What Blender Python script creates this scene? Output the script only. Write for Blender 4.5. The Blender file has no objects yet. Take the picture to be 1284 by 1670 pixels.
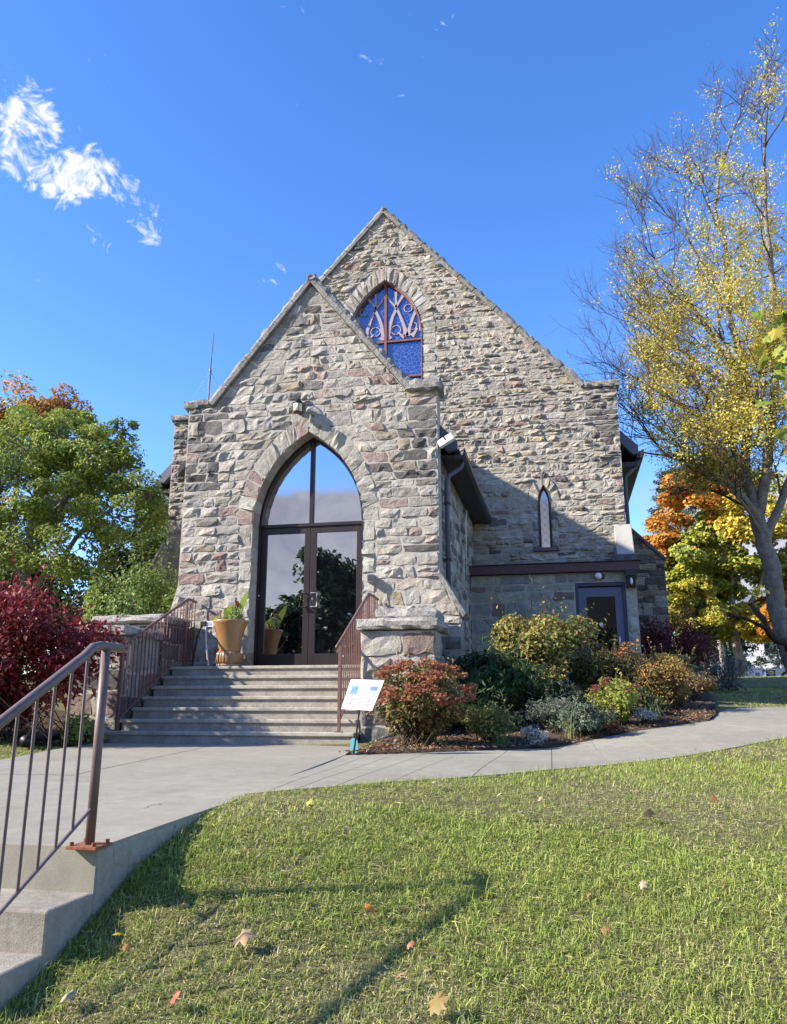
import bpy, math
import numpy as np
from mathutils import Vector

# ------------------------------------------------------------------ camera, sky, sun, exposure
scene = bpy.context.scene
R = math.radians
EYE = 0.565
cam_d = bpy.data.cameras.new('camera')
cam_d.sensor_fit = 'HORIZONTAL'
cam_d.sensor_width = 36.0
cam_d.lens = 36.0 * 1290.0 / 1284.0
cam_d.clip_start = 0.05
cam_d.clip_end = 2000.0
cam = bpy.data.objects.new('camera', cam_d)
scene.collection.objects.link(cam)
cam.location = (0, 0, EYE)
cam.rotation_euler = (R(90 + 13.7), 0, R(11.8))
scene.camera = cam

SUN_H = np.array([2.25, 1.0]); SUN_H = SUN_H / np.linalg.norm(SUN_H)      # direction the light travels
SUN_EL = 31.2
sun_d = bpy.data.lights.new('sun', 'SUN')
sun_d.energy = 4.9
sun_d.angle = R(1.0)
sun_d.color = (1.0, 0.90, 0.76)
sun = bpy.data.objects.new('sun', sun_d)
scene.collection.objects.link(sun)
_c, _s = math.cos(R(SUN_EL)), math.sin(R(SUN_EL))
sun.rotation_euler = Vector((SUN_H[0] * _c, SUN_H[1] * _c, -_s)).to_track_quat('-Z', 'Y').to_euler()
sun.location = (-30, -15, 30)

world = bpy.data.worlds.new('World')
scene.world = world
world.use_nodes = True
def build_world():
    nt = world.node_tree
    nt.nodes.clear()
    N = nt.nodes.new
    L = nt.links.new
    def math_(op, a, b=None, clamp=False):
        n = N('ShaderNodeMath'); n.operation = op; n.use_clamp = clamp
        for i, v in enumerate((a, b)):
            if v is None: continue
            if isinstance(v, (int, float)): n.inputs[i].default_value = v
            else: L(v, n.inputs[i])
        return n.outputs[0]
    out = N('ShaderNodeOutputWorld'); bg = N('ShaderNodeBackground')
    sky = N('ShaderNodeTexSky'); sky.sky_type = 'NISHITA'; sky.sun_disc = False
    sky.sun_elevation = R(SUN_EL)
    sky.sun_rotation = math.atan2(-SUN_H[0], -SUN_H[1])
    sky.air_density = 1.0; sky.dust_density = 0.25; sky.ozone_density = 3.0; sky.altitude = 250
    hs = N('ShaderNodeHueSaturation'); hs.inputs['Saturation'].default_value = 1.25
    hs.inputs['Hue'].default_value = 0.512; hs.inputs['Value'].default_value = SKY_VAL
    L(sky.outputs[0], hs.inputs['Color'])
    tc = N('ShaderNodeTexCoord'); d = tc.outputs['Generated']
    nz = N('ShaderNodeTexNoise'); nz.inputs['Scale'].default_value = 11.0; nz.inputs['Detail'].default_value = 9
    nz.inputs['Roughness'].default_value = 0.62; nz.inputs['Distortion'].default_value = 1.3
    L(d, nz.inputs['Vector'])
    nf = N('ShaderNodeTexNoise'); nf.inputs['Scale'].default_value = 26.0; nf.inputs['Detail'].default_value = 7
    nf.inputs['Roughness'].default_value = 0.58; nf.inputs['Distortion'].default_value = 3.2
    L(d, nf.inputs['Vector'])
    def blob(c, r, w):
        c = Vector(c).normalized()
        vm = N('ShaderNodeVectorMath'); vm.operation = 'DOT_PRODUCT'; L(d, vm.inputs[0]); vm.inputs[1].default_value = c
        mr = N('ShaderNodeMapRange'); mr.interpolation_type = 'SMOOTHSTEP'
        mr.inputs['From Min'].default_value = math.cos(R(r*(.8 if r < 4 else 1.))); mr.inputs['From Max'].default_value = 1.0
        mr.inputs['To Min'].default_value = 0; mr.inputs['To Max'].default_value = w
        L(vm.outputs['Value'], mr.inputs['Value'])
        return mr.outputs[0]
    def total(lst):
        t = None
        for b in lst:
            o = blob(*b); t = o if t is None else math_('ADD', t, o)
        return t
    wisp = total([((-.520, .600, .606), 3.2, .8), ((-.505, .617, .603), 2.8, .75), ((-.490, .632, .598), 2.6, .65), ((-.530, .615, .583), 3.2, .9), ((-.527, .633, .567), 3.4, 1.5),
                  ((-.511, .655, .557), 3.2, 1.25), ((-.504, .668, .547), 2.6, .8), ((-.484, .668, .566), 2.7, .75), ((-.473, .675, .566), 2.6, .6), ((-.456, .690, .563), 2.5, .75), ((-.448, .683, .577), 1.6, .35),
                  ((-.442, .708, .550), 2.4, .8), ((-.438, .722, .536), 2.3, .7), ((-.432, .735, .523), 2.1, .75), ((-.495, .699, .516), 1.7, .5), ((-.480, .715, .509), 1.8, .5), ((-.552, .636, .540), 2.4, .6),
                  ((-.319, .802, .505), 2.6, .55), ((-.398, .779, .484), 1.6, .5)])
    wisp = math_('MINIMUM', math_('MULTIPLY', wisp, 0.50), 1.0)
    nmix = math_('ADD', math_('MULTIPLY', math_('SUBTRACT', nf.outputs[0], 0.5), 2.3), math_('MULTIPLY', math_('SUBTRACT', nz.outputs[0], 0.5), 2.4))
    wisp = math_('MULTIPLY', math_('SUBTRACT', math_('ADD', wisp, nmix), 0.66), 1.6, True)
    wisp = math_('POWER', wisp, 1.25)
    # cumulus bank low in the sky behind the viewer and a smaller one behind the trees to the north-east
    sep = N('ShaderNodeSeparateXYZ'); L(d, sep.inputs[0])
    bank = total([((-.45, -.88, .10), 24, 2.6), ((-.10, -.95, .16), 18, 2.4), ((-.75, -.60, .08), 20, 1.8), ((.35, -.9, .1), 22, 2.0), ((.13, .935, .315), 6, 1.1), ((.22, .94, .2), 8, 1.1), ((.36, .90, .2), 12, 1.0), ((.9, .3, .15), 18, 1.2)])
    bank = math_('MULTIPLY', bank, math_('ADD', math_('MULTIPLY', math_('SUBTRACT', nz.outputs[0], 0.5), 3.2), 0.75))
    low = N('ShaderNodeMapRange'); low.interpolation_type = 'SMOOTHSTEP'
    low.inputs['From Min'].default_value = 0.215; low.inputs['From Max'].default_value = 0.275
    low.inputs['To Min'].default_value = 1; low.inputs['To Max'].default_value = 0
    L(sep.outputs['Z'], low.inputs['Value'])
    bank = math_('MULTIPLY', math_('MULTIPLY', bank, low.outputs[0]), 1.5, True)
    shade = N('ShaderNodeMapRange'); L(nz.outputs[0], shade.inputs['Value'])
    shade.inputs['From Min'].default_value = .35; shade.inputs['From Max'].default_value = .7
    cr = N('ShaderNodeMixRGB'); L(shade.outputs[0], cr.inputs[0])
    cr.inputs[1].default_value = (1.55, 1.6, 2.1, 1); cr.inputs[2].default_value = (2.6, 2.65, 2.9, 1)
    m1 = N('ShaderNodeMixRGB'); L(bank, m1.inputs[0]); L(hs.outputs[0], m1.inputs[1]); L(cr.outputs[0], m1.inputs[2])
    m2 = N('ShaderNodeMixRGB'); L(wisp, m2.inputs[0]); L(m1.outputs[0], m2.inputs[1]); m2.inputs[2].default_value = (2.9, 3.0, 3.15, 1)
    L(m2.outputs[0], bg.inputs['Color']); bg.inputs['Strength'].default_value = 0.15
    L(bg.outputs[0], out.inputs['Surface'])
SKY_VAL = 1.05
build_world()
vs = scene.view_settings
vs.view_transform = 'Standard'; vs.look = 'None'; vs.gamma = 1.0; vs.use_curve_mapping = False
vs.exposure = 1.2
scene.cycles.max_bounces = 6
scene.cycles.diffuse_bounces = 3
scene.cycles.transparent_max_bounces = 8
scene.cycles.use_denoising = True

# ------------------------------------------------------------------ helpers
col = scene.collection
RNG = np.random.default_rng(7)

def tag(o, label=None, cat=None, group=None, kind=None):
    if label: o['label'] = label
    if cat: o['category'] = cat
    if group: o['group'] = group
    if kind: o['kind'] = kind
    return o

def empty(name, loc=(0, 0, 0), rz=0.0, label=None, cat=None, group=None):
    o = bpy.data.objects.new(name, None)
    o.empty_display_size = 0.2
    col.objects.link(o)
    o.location = loc; o.rotation_euler = (0, 0, rz)
    return tag(o, label, cat, group)

def link(name, me, parent=None, loc=None):
    o = bpy.data.objects.new(name, me)
    col.objects.link(o)
    if loc is not None: o.location = loc
    if parent is not None:
        o.parent = parent
        pw = Vector(parent_loc(parent))
        if loc is not None: o.location = Vector(loc) - pw
        else: o.location = -pw
    return o

def parent_loc(p):
    v = Vector((0, 0, 0))
    while p is not None:
        v = v + Vector(p.location); p = p.parent
    return v

def np_mesh(name, V, F, mat=None, colors=None, smooth=False):
    """V (n,3); F (m,k) array or list of faces; colors (n,3) per vertex"""
    me = bpy.data.meshes.new(name)
    V = np.asarray(V, dtype=np.float32)
    if isinstance(F, np.ndarray):
        m, k = F.shape
        me.vertices.add(len(V)); me.vertices.foreach_set('co', V.ravel())
        me.loops.add(m * k); me.loops.foreach_set('vertex_index', F.astype(np.int32).ravel())
        me.polygons.add(m)
        me.polygons.foreach_set('loop_start', np.arange(0, m * k, k, dtype=np.int32))
        me.update(calc_edges=True)
    else:
        me.from_pydata([tuple(map(float, v)) for v in V], [], [tuple(int(i) for i in f) for f in F])
        me.update()
    me.polygons.foreach_set('use_smooth', np.full(len(me.polygons), bool(smooth)))
    if colors is not None:
        c = np.ones((len(V), 4), dtype=np.float32); c[:, :3] = colors
        a = me.color_attributes.new('Col', 'FLOAT_COLOR', 'POINT')
        a.data.foreach_set('color', c.ravel())
    if mat: me.materials.append(mat)
    return me

class MB:
    """collects shapes into ONE mesh"""
    def __init__(s): s.V = []; s.F = []; s.C = []
    def add(s, V, F, c=None):
        o = len(s.V)
        s.V.extend([tuple(v) for v in V]); s.F.extend([tuple(int(i) + o for i in f) for f in F])
        s.C.extend([c if c is not None else (1, 1, 1)] * len(V))
        return s
    def box(s, a, b, c=None):
        x0, y0, z0 = [min(a[i], b[i]) for i in range(3)]; x1, y1, z1 = [max(a[i], b[i]) for i in range(3)]
        V = [(x0,y0,z0),(x1,y0,z0),(x1,y1,z0),(x0,y1,z0),(x0,y0,z1),(x1,y0,z1),(x1,y1,z1),(x0,y1,z1)]
        return s.add(V, [(0,3,2,1),(4,5,6,7),(0,1,5,4),(1,2,6,5),(2,3,7,6),(3,0,4,7)], c)
    def prism(s, poly, axis, lo, hi, c=None):
        """extrude a 2-D polygon: axis 'y' poly in (x,z); 'x' poly in (y,z); 'z' poly in (x,y)"""
        n = len(poly)
        def p(q, t):
            return (q[0], t, q[1]) if axis == 'y' else ((t, q[0], q[1]) if axis == 'x' else (q[0], q[1], t))
        area = sum(poly[i][0]*poly[(i+1) % n][1] - poly[(i+1) % n][0]*poly[i][1] for i in range(n))
        pl = poly if area > 0 else poly[::-1]
        flip = axis == 'y'
        V = [p(q, lo) for q in pl] + [p(q, hi) for q in pl]
        F = [tuple(range(n))[::-1], tuple(range(n, 2*n))] + [(i, (i+1) % n, n+(i+1) % n, n+i) for i in range(n)]
        if flip: F = [f[::-1] for f in F]
        return s.add(V, F, c)
    def tube(s, pts, rad, sides=8, c=None, caps=True):
        V, F = tube_geo(np.array(pts, float), rad, sides, caps)
        return s.add(V, F, c)
    def lathe(s, prof, center, n=24, c=None, rib=None):
        V = []; F = []
        m = len(prof)
        for j, (r, z) in enumerate(prof):
            for i in range(n):
                a = 2*math.pi*i/n
                rr = r * (1 + (rib(a, z) if rib else 0))
                V.append((center[0]+rr*math.cos(a), center[1]+rr*math.sin(a), center[2]+z))
        for j in range(m-1):
            for i in range(n):
                F.append((j*n+i, j*n+(i+1) % n, (j+1)*n+(i+1) % n, (j+1)*n+i))
        F.append(tuple(range(n))[::-1]); F.append(tuple((m-1)*n+i for i in range(n)))
        return s.add(V, F, c)
    def build(s, name, mat, parent=None, smooth=False, colors=False, bevel=0, origin=None):
        V = np.array(s.V, float)
        if origin is not None: V = V - np.array(origin)
        me = np_mesh(name, V, s.F, mat, np.array(s.C) if colors else None, smooth)
        o = link(name, me, parent, origin)
        if bevel:
            b = o.modifiers.new('bevel', 'BEVEL'); b.width = bevel; b.segments = 2; b.limit_method = 'ANGLE'
        return o

def tube_geo(P, rad, sides=8, caps=True):
    n = len(P)
    rad = np.full(n, rad, float) if np.isscalar(rad) else np.asarray(rad, float)
    T = np.gradient(P, axis=0)
    T /= np.linalg.norm(T, axis=1)[:, None] + 1e-9
    ref = np.array([0, 0, 1.0]) if abs(T[0][2]) < .9 else np.array([1.0, 0, 0])
    A = np.cross(T, ref); A /= np.linalg.norm(A, axis=1)[:, None] + 1e-9
    B = np.cross(T, A)
    ang = np.arange(sides)*2*math.pi/sides
    V = P[:, None, :] + rad[:, None, None]*(np.cos(ang)[None, :, None]*A[:, None, :] + np.sin(ang)[None, :, None]*B[:, None, :])
    V = V.reshape(-1, 3)
    F = []
    for j in range(n-1):
        for i in range(sides):
            a = j*sides+i; b = j*sides+(i+1) % sides
            F.append((a, a+sides, b+sides, b))
    if caps:
        F.append(tuple(range(sides))); F.append(tuple((n-1)*sides+i for i in range(sides))[::-1])
    return V, F

# ------------------------------------------------------------------ materials
def new_mat(name):
    m = bpy.data.materials.new(name); m.use_nodes = True
    nt = m.node_tree; nt.nodes.clear()
    return m, nt
def principled(name, color=(.5, .5, .5), rough=.6, metal=0., vcol=False, noise=None, bump=None, spec=.4, var=None, coat=0., crack=None):
    """noise=(scale, lo, hi): brightness variation; bump=[(scale, strength, dist), ...]; var=(scale, color2, lo, hi)"""
    m, nt = new_mat(name); N = nt.nodes.new; L = nt.links.new
    out = N('ShaderNodeOutputMaterial'); p = N('ShaderNodeBsdfPrincipled'); L(p.outputs[0], out.inputs[0])
    p.inputs['Roughness'].default_value = rough; p.inputs['Metallic'].default_value = metal
    p.inputs['Specular IOR Level'].default_value = spec; p.inputs['Coat Weight'].default_value = coat
    tc = N('ShaderNodeTexCoord'); geo = N('ShaderNodeNewGeometry')
    pos = geo.outputs['Position']
    if vcol:
        a = N('ShaderNodeAttribute'); a.attribute_name = 'Col'; c = a.outputs['Color']
    else:
        r = N('ShaderNodeRGB'); r.outputs[0].default_value = (*color, 1); c = r.outputs[0]
    def nz(scale, detail=6, rough_=.6):
        n = N('ShaderNodeTexNoise'); n.inputs['Scale'].default_value = scale; n.inputs['Detail'].default_value = detail
        n.inputs['Roughness'].default_value = rough_; L(pos, n.inputs['Vector']); return n.outputs[0]
    def rng(v, a, b, lo, hi):
        n = N('ShaderNodeMapRange'); n.inputs['From Min'].default_value = a; n.inputs['From Max'].default_value = b
        n.inputs['To Min'].default_value = lo; n.inputs['To Max'].default_value = hi; L(v, n.inputs['Value']); return n.outputs[0]
    def mul(c, f):
        n = N('ShaderNodeMixRGB'); n.blend_type = 'MULTIPLY'; n.inputs[0].default_value = 1; L(c, n.inputs[1]); L(f, n.inputs[2]); return n.outputs[0]
    if var:
        for (sc, c2, lo, hi) in (var if isinstance(var, list) else [var]):
            n = N('ShaderNodeMixRGB'); L(rng(nz(sc), lo, hi, 0, 1), n.inputs[0]); L(c, n.inputs[1]); n.inputs[2].default_value = (*c2, 1); c = n.outputs[0]
    if noise:
        for (sc, lo, hi) in (noise if isinstance(noise, list) else [noise]):
            c = mul(c, rng(nz(sc), .3, .7, lo, hi))
    if crack:
        sc, wd, lo = crack
        wn = N('ShaderNodeTexNoise'); wn.inputs['Scale'].default_value = 3.; wn.inputs['Detail'].default_value = 5; L(pos, wn.inputs['Vector'])
        ad = N('ShaderNodeMixRGB'); ad.blend_type = 'ADD'; ad.inputs[0].default_value = .35; L(pos, ad.inputs[1]); L(wn.outputs['Color'], ad.inputs[2])
        v = N('ShaderNodeTexVoronoi'); v.feature = 'DISTANCE_TO_EDGE'; v.inputs['Scale'].default_value = sc; L(ad.outputs[0], v.inputs['Vector'])
        line = rng(v.outputs['Distance'], 0, wd, 1, 0); gate = rng(nz(.55, 2), lo, lo+.06, 0, 1)
        mm = N('ShaderNodeMath'); mm.operation = 'MULTIPLY'; mm.use_clamp = True; L(line, mm.inputs[0]); L(gate, mm.inputs[1])
        n = N('ShaderNodeMixRGB'); L(mm.outputs[0], n.inputs[0]); L(c, n.inputs[1]); n.inputs[2].default_value = (.07, .06, .05, 1); c = n.outputs[0]
    L(c, p.inputs['Base Color'])
    if bump:
        prev = None
        for (sc, st, ds) in bump:
            b = N('ShaderNodeBump'); b.inputs['Strength'].default_value = st; b.inputs['Distance'].default_value = ds
            L(nz(sc, 8, .65), b.inputs['Height'])
            if prev is not None: L(prev, b.inputs['Normal'])
            prev = b.outputs[0]
        L(prev, p.inputs['Normal'])
    return m
def leaf_mat(name, trans=.35, rough=.5):
    m, nt = new_mat(name); N = nt.nodes.new; L = nt.links.new
    out = N('ShaderNodeOutputMaterial'); p = N('ShaderNodeBsdfPrincipled'); t = N('ShaderNodeBsdfTranslucent'); mx = N('ShaderNodeMixShader')
    a = N('ShaderNodeAttribute'); a.attribute_name = 'Col'
    g = N('ShaderNodeGamma'); g.inputs['Gamma'].default_value = 0.85; L(a.outputs['Color'], g.inputs['Color'])
    L(a.outputs['Color'], p.inputs['Base Color']); L(g.outputs[0], t.inputs['Color'])
    p.inputs['Roughness'].default_value = rough; p.inputs['Specular IOR Level'].default_value = .3
    mx.inputs[0].default_value = trans
    L(p.outputs[0], mx.inputs[1]); L(t.outputs[0], mx.inputs[2]); L(mx.outputs[0], out.inputs[0])
    return m
def glass_mat(name, tint=(.01, .012, .02), refl=.6, rough=.0):
    m, nt = new_mat(name); N = nt.nodes.new; L = nt.links.new
    out = N('ShaderNodeOutputMaterial'); p = N('ShaderNodeBsdfDiffuse'); g = N('ShaderNodeBsdfGlossy'); mx = N('ShaderNodeMixShader')
    p.inputs['Color'].default_value = (*tint, 1); g.inputs['Roughness'].default_value = rough; g.inputs['Color'].default_value = (.93, .95, 1, 1)
    fr = N('ShaderNodeFresnel'); fr.inputs['IOR'].default_value = 1.5
    ad = N('ShaderNodeMath'); ad.use_clamp = True; L(fr.outputs[0], ad.inputs[0]); ad.inputs[1].default_value = refl
    tc = N('ShaderNodeNewGeometry'); n = N('ShaderNodeTexNoise'); n.inputs['Scale'].default_value = 1.3; n.inputs['Detail'].default_value = 1
    L(tc.outputs['Position'], n.inputs['Vector'])
    b = N('ShaderNodeBump'); b.inputs['Strength'].default_value = .03; b.inputs['Distance'].default_value = .02; L(n.outputs[0], b.inputs['Height'])
    L(b.outputs[0], g.inputs['Normal'])
    L(ad.outputs[0], mx.inputs[0]); L(p.outputs[0], mx.inputs[1]); L(g.outputs[0], mx.inputs[2]); L(mx.outputs[0], out.inputs[0])
    return m

M = {}
M['stone'] = principled('rock_faced_stone', vcol=True, rough=.9, spec=.2, noise=[(1.1, .84, 1.12), (6, .8, 1.18), (45, .74, 1.24)],
                        var=[(2.5, (.33, .30, .24), .62, .85), (1.7, (.20, .19, .175), .66, .9)], bump=[(14, .8, .05), (50, .95, .022), (170, .6, .008)])
M['mortar'] = principled('lime_mortar', (.42, .395, .345), .95, noise=[(3, .75, 1.15), (60, .8, 1.15)], bump=[(40, .5, .01)], spec=.15)
M['coping'] = principled('weathered_coping', (.28, .27, .25), .9, noise=[(4, .7, 1.2), (35, .6, 1.3)], var=(9, (.14, .14, .14), .5, .68), bump=[(12, .7, .03), (60, .7, .012)], spec=.2)
M['limestone'] = principled('smooth_limestone', (.42, .40, .36), .85, noise=[(3, .85, 1.1), (50, .9, 1.08)], bump=[(70, .25, .005)], spec=.2)
M['dark_coping'] = principled('dark_slate_coping', (.10, .10, .12), .8, noise=[(6, .7, 1.3)], bump=[(40, .5, .01)])
M['roof'] = principled('dark_roof', (.022, .022, .026), .75, noise=[(8, .7, 1.4)], bump=[(60, .5, .01)])
M['trim'] = principled('dark_brown_trim', (.030, .026, .030), .45, noise=[(5, .85, 1.15)])
M['fascia_blue'] = principled('slate_painted_fascia', (.085, .09, .13), .5, noise=[(5, .9, 1.1)])
M['red_trim'] = principled('oxblood_fascia', (.10, .05, .055), .55, noise=[(8, .8, 1.2)])
M['bronze'] = principled('bronze_aluminium', (.040, .029, .029), .38, metal=.35, noise=[(4, .85, 1.15)])
M['door_glass'] = glass_mat('reflective_door_glass', (.006, .006, .009), .5)
M['dark_glass'] = glass_mat('dark_glass', (.003, .003, .003), -.022)
M['lancet_glass'] = glass_mat('leaded_glass', (.05, .06, .09), .34, .03)
M['concrete'] = principled('broom_finished_concrete', (.272, .256, .206), .9, noise=[(.7, .84, 1.10), (7, .88, 1.10), (140, .84, 1.12)], var=[(1.6, (.20, .185, .145), .58, .8), (6, (.18, .168, .135), .68, .8)], bump=[(160, .35, .004), (20, .2, .006)], spec=.2, crack=(.7, .004, .56))
M['step_concrete'] = principled('aged_step_concrete', (.42, .39, .33), .92, noise=[(3, .78, 1.12), (26, .8, 1.15), (160, .7, 1.2)], var=(5, (.21, .19, .16), .55, .8), bump=[(120, .6, .006), (22, .3, .01)], spec=.15)
M['kerb_concrete'] = principled('cast_kerb_concrete', (.32, .292, .245), .92, noise=[(2.4, .75, 1.15), (30, .85, 1.12), (170, .8, 1.15)], bump=[(130, .6, .006), (10, .4, .02)], spec=.15, crack=(1.6, .010, .5))
M['rail_brown'] = principled('brown_painted_rail', (.15, .105, .10), .42, noise=[(14, .8, 1.15), (120, .85, 1.1)], var=(30, (.16, .07, .04), .68, .8), bump=[(150, .15, .002)])
M['rail_red'] = principled('red_oxide_rail', (.165, .085, .075), .5, noise=[(14, .75, 1.2)], var=(24, (.10, .05, .04), .6, .8), bump=[(150, .15, .002)])
M['rust'] = principled('rusty_plate', (.22, .08, .04), .9, noise=[(40, .6, 1.4)], bump=[(120, .5, .004)])
M['copper'] = principled('redwood_frame', (.20, .085, .075), .6, noise=[(10, .8, 1.2)])
M['white'] = principled('white_plastic', (.78, .79, .80), .4)
M['black'] = principled('black_metal', (.012, .012, .013), .45)
M['grey_metal'] = principled('grey_metal', (.42, .43, .45), .38, metal=.7)
M['steel'] = principled('brushed_steel', (.60, .60, .62), .3, metal=.9)
M['leaf'] = leaf_mat('autumn_leaf', .32)
M['needle'] = leaf_mat('conifer_leaf', .18, .6)  # conifer foliage, less translucent than the other leaves
M['grass'] = leaf_mat('lawn_blade', .28, .6)
M['bark'] = principled('grey_bark', (.31, .28, .235), .95, noise=[(6, .7, 1.3), (40, .65, 1.35)], bump=[(9, 1., .10), (30, 1., .04), (90, .7, .012)], spec=.1)
M['dark_bark'] = principled('dark_bark', (.06, .048, .038), .95, noise=[(12, .7, 1.3)], bump=[(40, .8, .02)], spec=.1)
M['soil'] = principled('lawn_soil', (.15, .145, .065), .95, noise=[(.8, .75, 1.2), (14, .6, 1.3), (90, .6, 1.4)], var=[(1.4, (.16, .13, .07), .5, .72)], bump=[(60, .8, .03)], spec=.1)
M['mulch'] = principled('leaf_mulch', (.10, .072, .052), .95, noise=[(5, .7, 1.25), (60, .5, 1.5)], bump=[(50, 1., .03)], spec=.1)
M['vcol'] = principled('painted_surface', vcol=True, rough=.6, noise=[(6, .88, 1.1)])
M['chip'] = principled('wood_chip', vcol=True, rough=.9, spec=.1)
# ------------------------------------------------------------------ ground
CTRL = np.array([
 (-2.0, 2.6, -.62), (-2.0, 3.25, -.45), (-2.0, 3.6, -.28), (-2.0, 3.92, -.19), (-2.0, 4.2, -.125), (-2.0, 4.55, -.06), (-2.05, 5.0, -.02),
 (-1.83, 5.45, -.012), (-1.3, 6.15, -.012), (-.13, 7.6, -.012), (1.16, 9.4, -.0), (3.0, 11.5, .17), (6, 14, .33), (12, 17.5, .55),
 (-2.5, 9.2, -.015), (-.18, 11, -.01), (2.1, 13.2, .31), (3.6, 13.8, .37), (6, 16.2, .45), (12, 19.6, .65),
 (0, 0, -1.05), (2.5, 0, -1.0), (5, 3, -.55), (7, 8, -.1), (0, 4, -.36), (2.2, 6, -.25), (-.9, 4.2, -.27), (-1.2, 2.2, -.68),
 (-4, 4, -.28), (-4, 7, -.12), (-4, 10, -.12), (-6.4, 8, -.03), (-9, 8, 0.0), (-5, 0, -1.1), (-5, -5, -1.5), (0, -6, -1.5), (6, -6, -1.4),
 (-7.2, 11.6, .02), (-7.6, 10.4, .03), (-9, 13, .6), (-10, 15, 1.1), (-14, 18, 1.3), (-20, 30, 1.5), (-14, 10, .6), (-16, 4, -.2),
 (-1.5, 12.5, .18), (-1, 15, .55), (0, 18, .95), (1.5, 16, .7), (1.8, 19.5, 1.05), (3, 21, 1.0), (-4.6, 16, .4), (-4.6, 25, 1.0),
 (5, 17.5, .52), (7, 25, .95), (9, 32, 1.4), (10, 40, 1.85), (12, 48, 1.95), (14, 70, 1.9), (25, 45, 1.9), (30, 20, .8), (-4, 60, 1.8),
 (40, 0, -1), (-40, 0, -.8), (0, -40, -2), (-40, -40, -2), (40, -40, -2), (-60, 60, 2), (60, 60, 2), (0, 150, 2), (150, 0, 0), (-150, 0, 0), (0, -150, -2)], float)
def _solve():
    P = CTRL[:, :2]; D = np.linalg.norm(P[:, None]-P[None], axis=2)
    n = len(P); A = np.zeros((n+1, n+1)); A[:n, :n] = D; A[:n, n] = 1; A[n, :n] = 1
    return np.linalg.solve(A, np.append(CTRL[:, 2], 0))
_W = _solve()
def gz(x, y):
    x = np.atleast_1d(np.asarray(x, float)); y = np.atleast_1d(np.asarray(y, float))
    out = np.empty(len(x))
    for i in range(0, len(x), 50000):
        s = slice(i, i+50000)
        D = np.sqrt((x[s, None]-CTRL[None, :, 0])**2 + (y[s, None]-CTRL[None, :, 1])**2)
        out[s] = np.sqrt(D*D+.02) @ _W[:-1] + _W[-1]
    return out
def g1(x, y): return float(gz(x, y)[0])

def ground():
    t = np.linspace(-1, 1, 215)
    xs = 2 + np.sign(t)*(18*np.abs(t) + 780*np.abs(t)**5)
    ys = 8 + np.sign(t)*(18*np.abs(t) + 780*np.abs(t)**5)
    X, Y = np.meshgrid(xs, ys)
    r = np.hypot(X, Y)
    Z = gz(np.clip(X, -160, 160).ravel(), np.clip(Y, -160, 160).ravel())
    V = np.stack([X.ravel(), Y.ravel(), Z], 1)
    n = len(t); i = np.arange((n-1)*n).reshape(n-1, n)[:, :-1].ravel()
    F = np.stack([i, i+1, i+n+1, i+n], 1)
    tag(link('ground', np_mesh('ground', V, F, M['soil'], smooth=True)), kind='structure')
ground()

def in_poly(px, py, poly):
    inside = np.zeros(len(px), bool); n = len(poly); j = n-1
    for i in range(n):
        xi, yi = poly[i]; xj, yj = poly[j]
        c = ((yi > py) != (yj > py)) & (px < (xj-xi)*(py-yi)/(yj-yi+1e-12)+xi)
        inside ^= c; j = i
    return inside

def clip_line(poly, a, b, off):
    """keep the part of the polygon left of line a->b, moved in by off"""
    a = np.array(a, float); b = np.array(b, float); d = b-a; d /= np.linalg.norm(d); nrm = np.array([-d[1], d[0]])
    f = lambda p: (np.array(p)-a)@nrm - off
    out = []
    for i in range(len(poly)):
        p, q = poly[i], poly[(i+1) % len(poly)]
        fp, fq = f(p), f(q)
        if fp >= 0: out.append(p)
        if (fp >= 0) != (fq >= 0):
            t = fp/(fp-fq); out.append((p[0]+t*(q[0]-p[0]), p[1]+t*(q[1]-p[1])))
    return out

PLAZA = [(-2.08, 3.45), (-2.08, 5.15), (-2.5, 9.2), (-2.9, 11.33), (-6.98, 11.33), (-6.5, 9.6), (-5.8, 7.6), (-5.6, 3.45)]
def plaza_z(x, y): return -.06*max(0.0, (6.5-y)/3.05)**1.2 if y < 6.5 else 0.0
def slab(name, poly, parent, mat, zf, thick=.22, nsub=10):
    # triangulated top that follows zf, with skirts
    import bmesh
    bm = bmesh.new()
    vs_ = [bm.verts.new((p[0], p[1], 0)) for p in poly]
    bm.faces.new(vs_)
    bmesh.ops.recalc_face_normals(bm, faces=bm.faces)
    ymin = min(p[1] for p in poly); ymax = max(p[1] for p in poly)
    if ymax-ymin > .8:
        for y in np.arange(math.ceil(ymin/.5)*.5, ymax, .5):
            bmesh.ops.bisect_plane(bm, geom=bm.verts[:]+bm.edges[:]+bm.faces[:], plane_co=(0, y, 0), plane_no=(0, 1, 0))
    for f in bm.faces:
        if f.normal.z < 0: f.normal_flip()
    r = bmesh.ops.extrude_face_region(bm, geom=bm.faces[:])
    newv = [e for e in r['geom'] if isinstance(e, bmesh.types.BMVert)]
    nset = set(newv)
    for v in bm.verts:
        z = zf(v.co.x, v.co.y)
        v.co.z = z if v in nset else z-thick
    bmesh.ops.recalc_face_normals(bm, faces=bm.faces)
    me = bpy.data.meshes.new(name); bm.to_mesh(me); bm.free()
    me.materials.append(mat)
    return link(name, me, parent)

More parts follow.
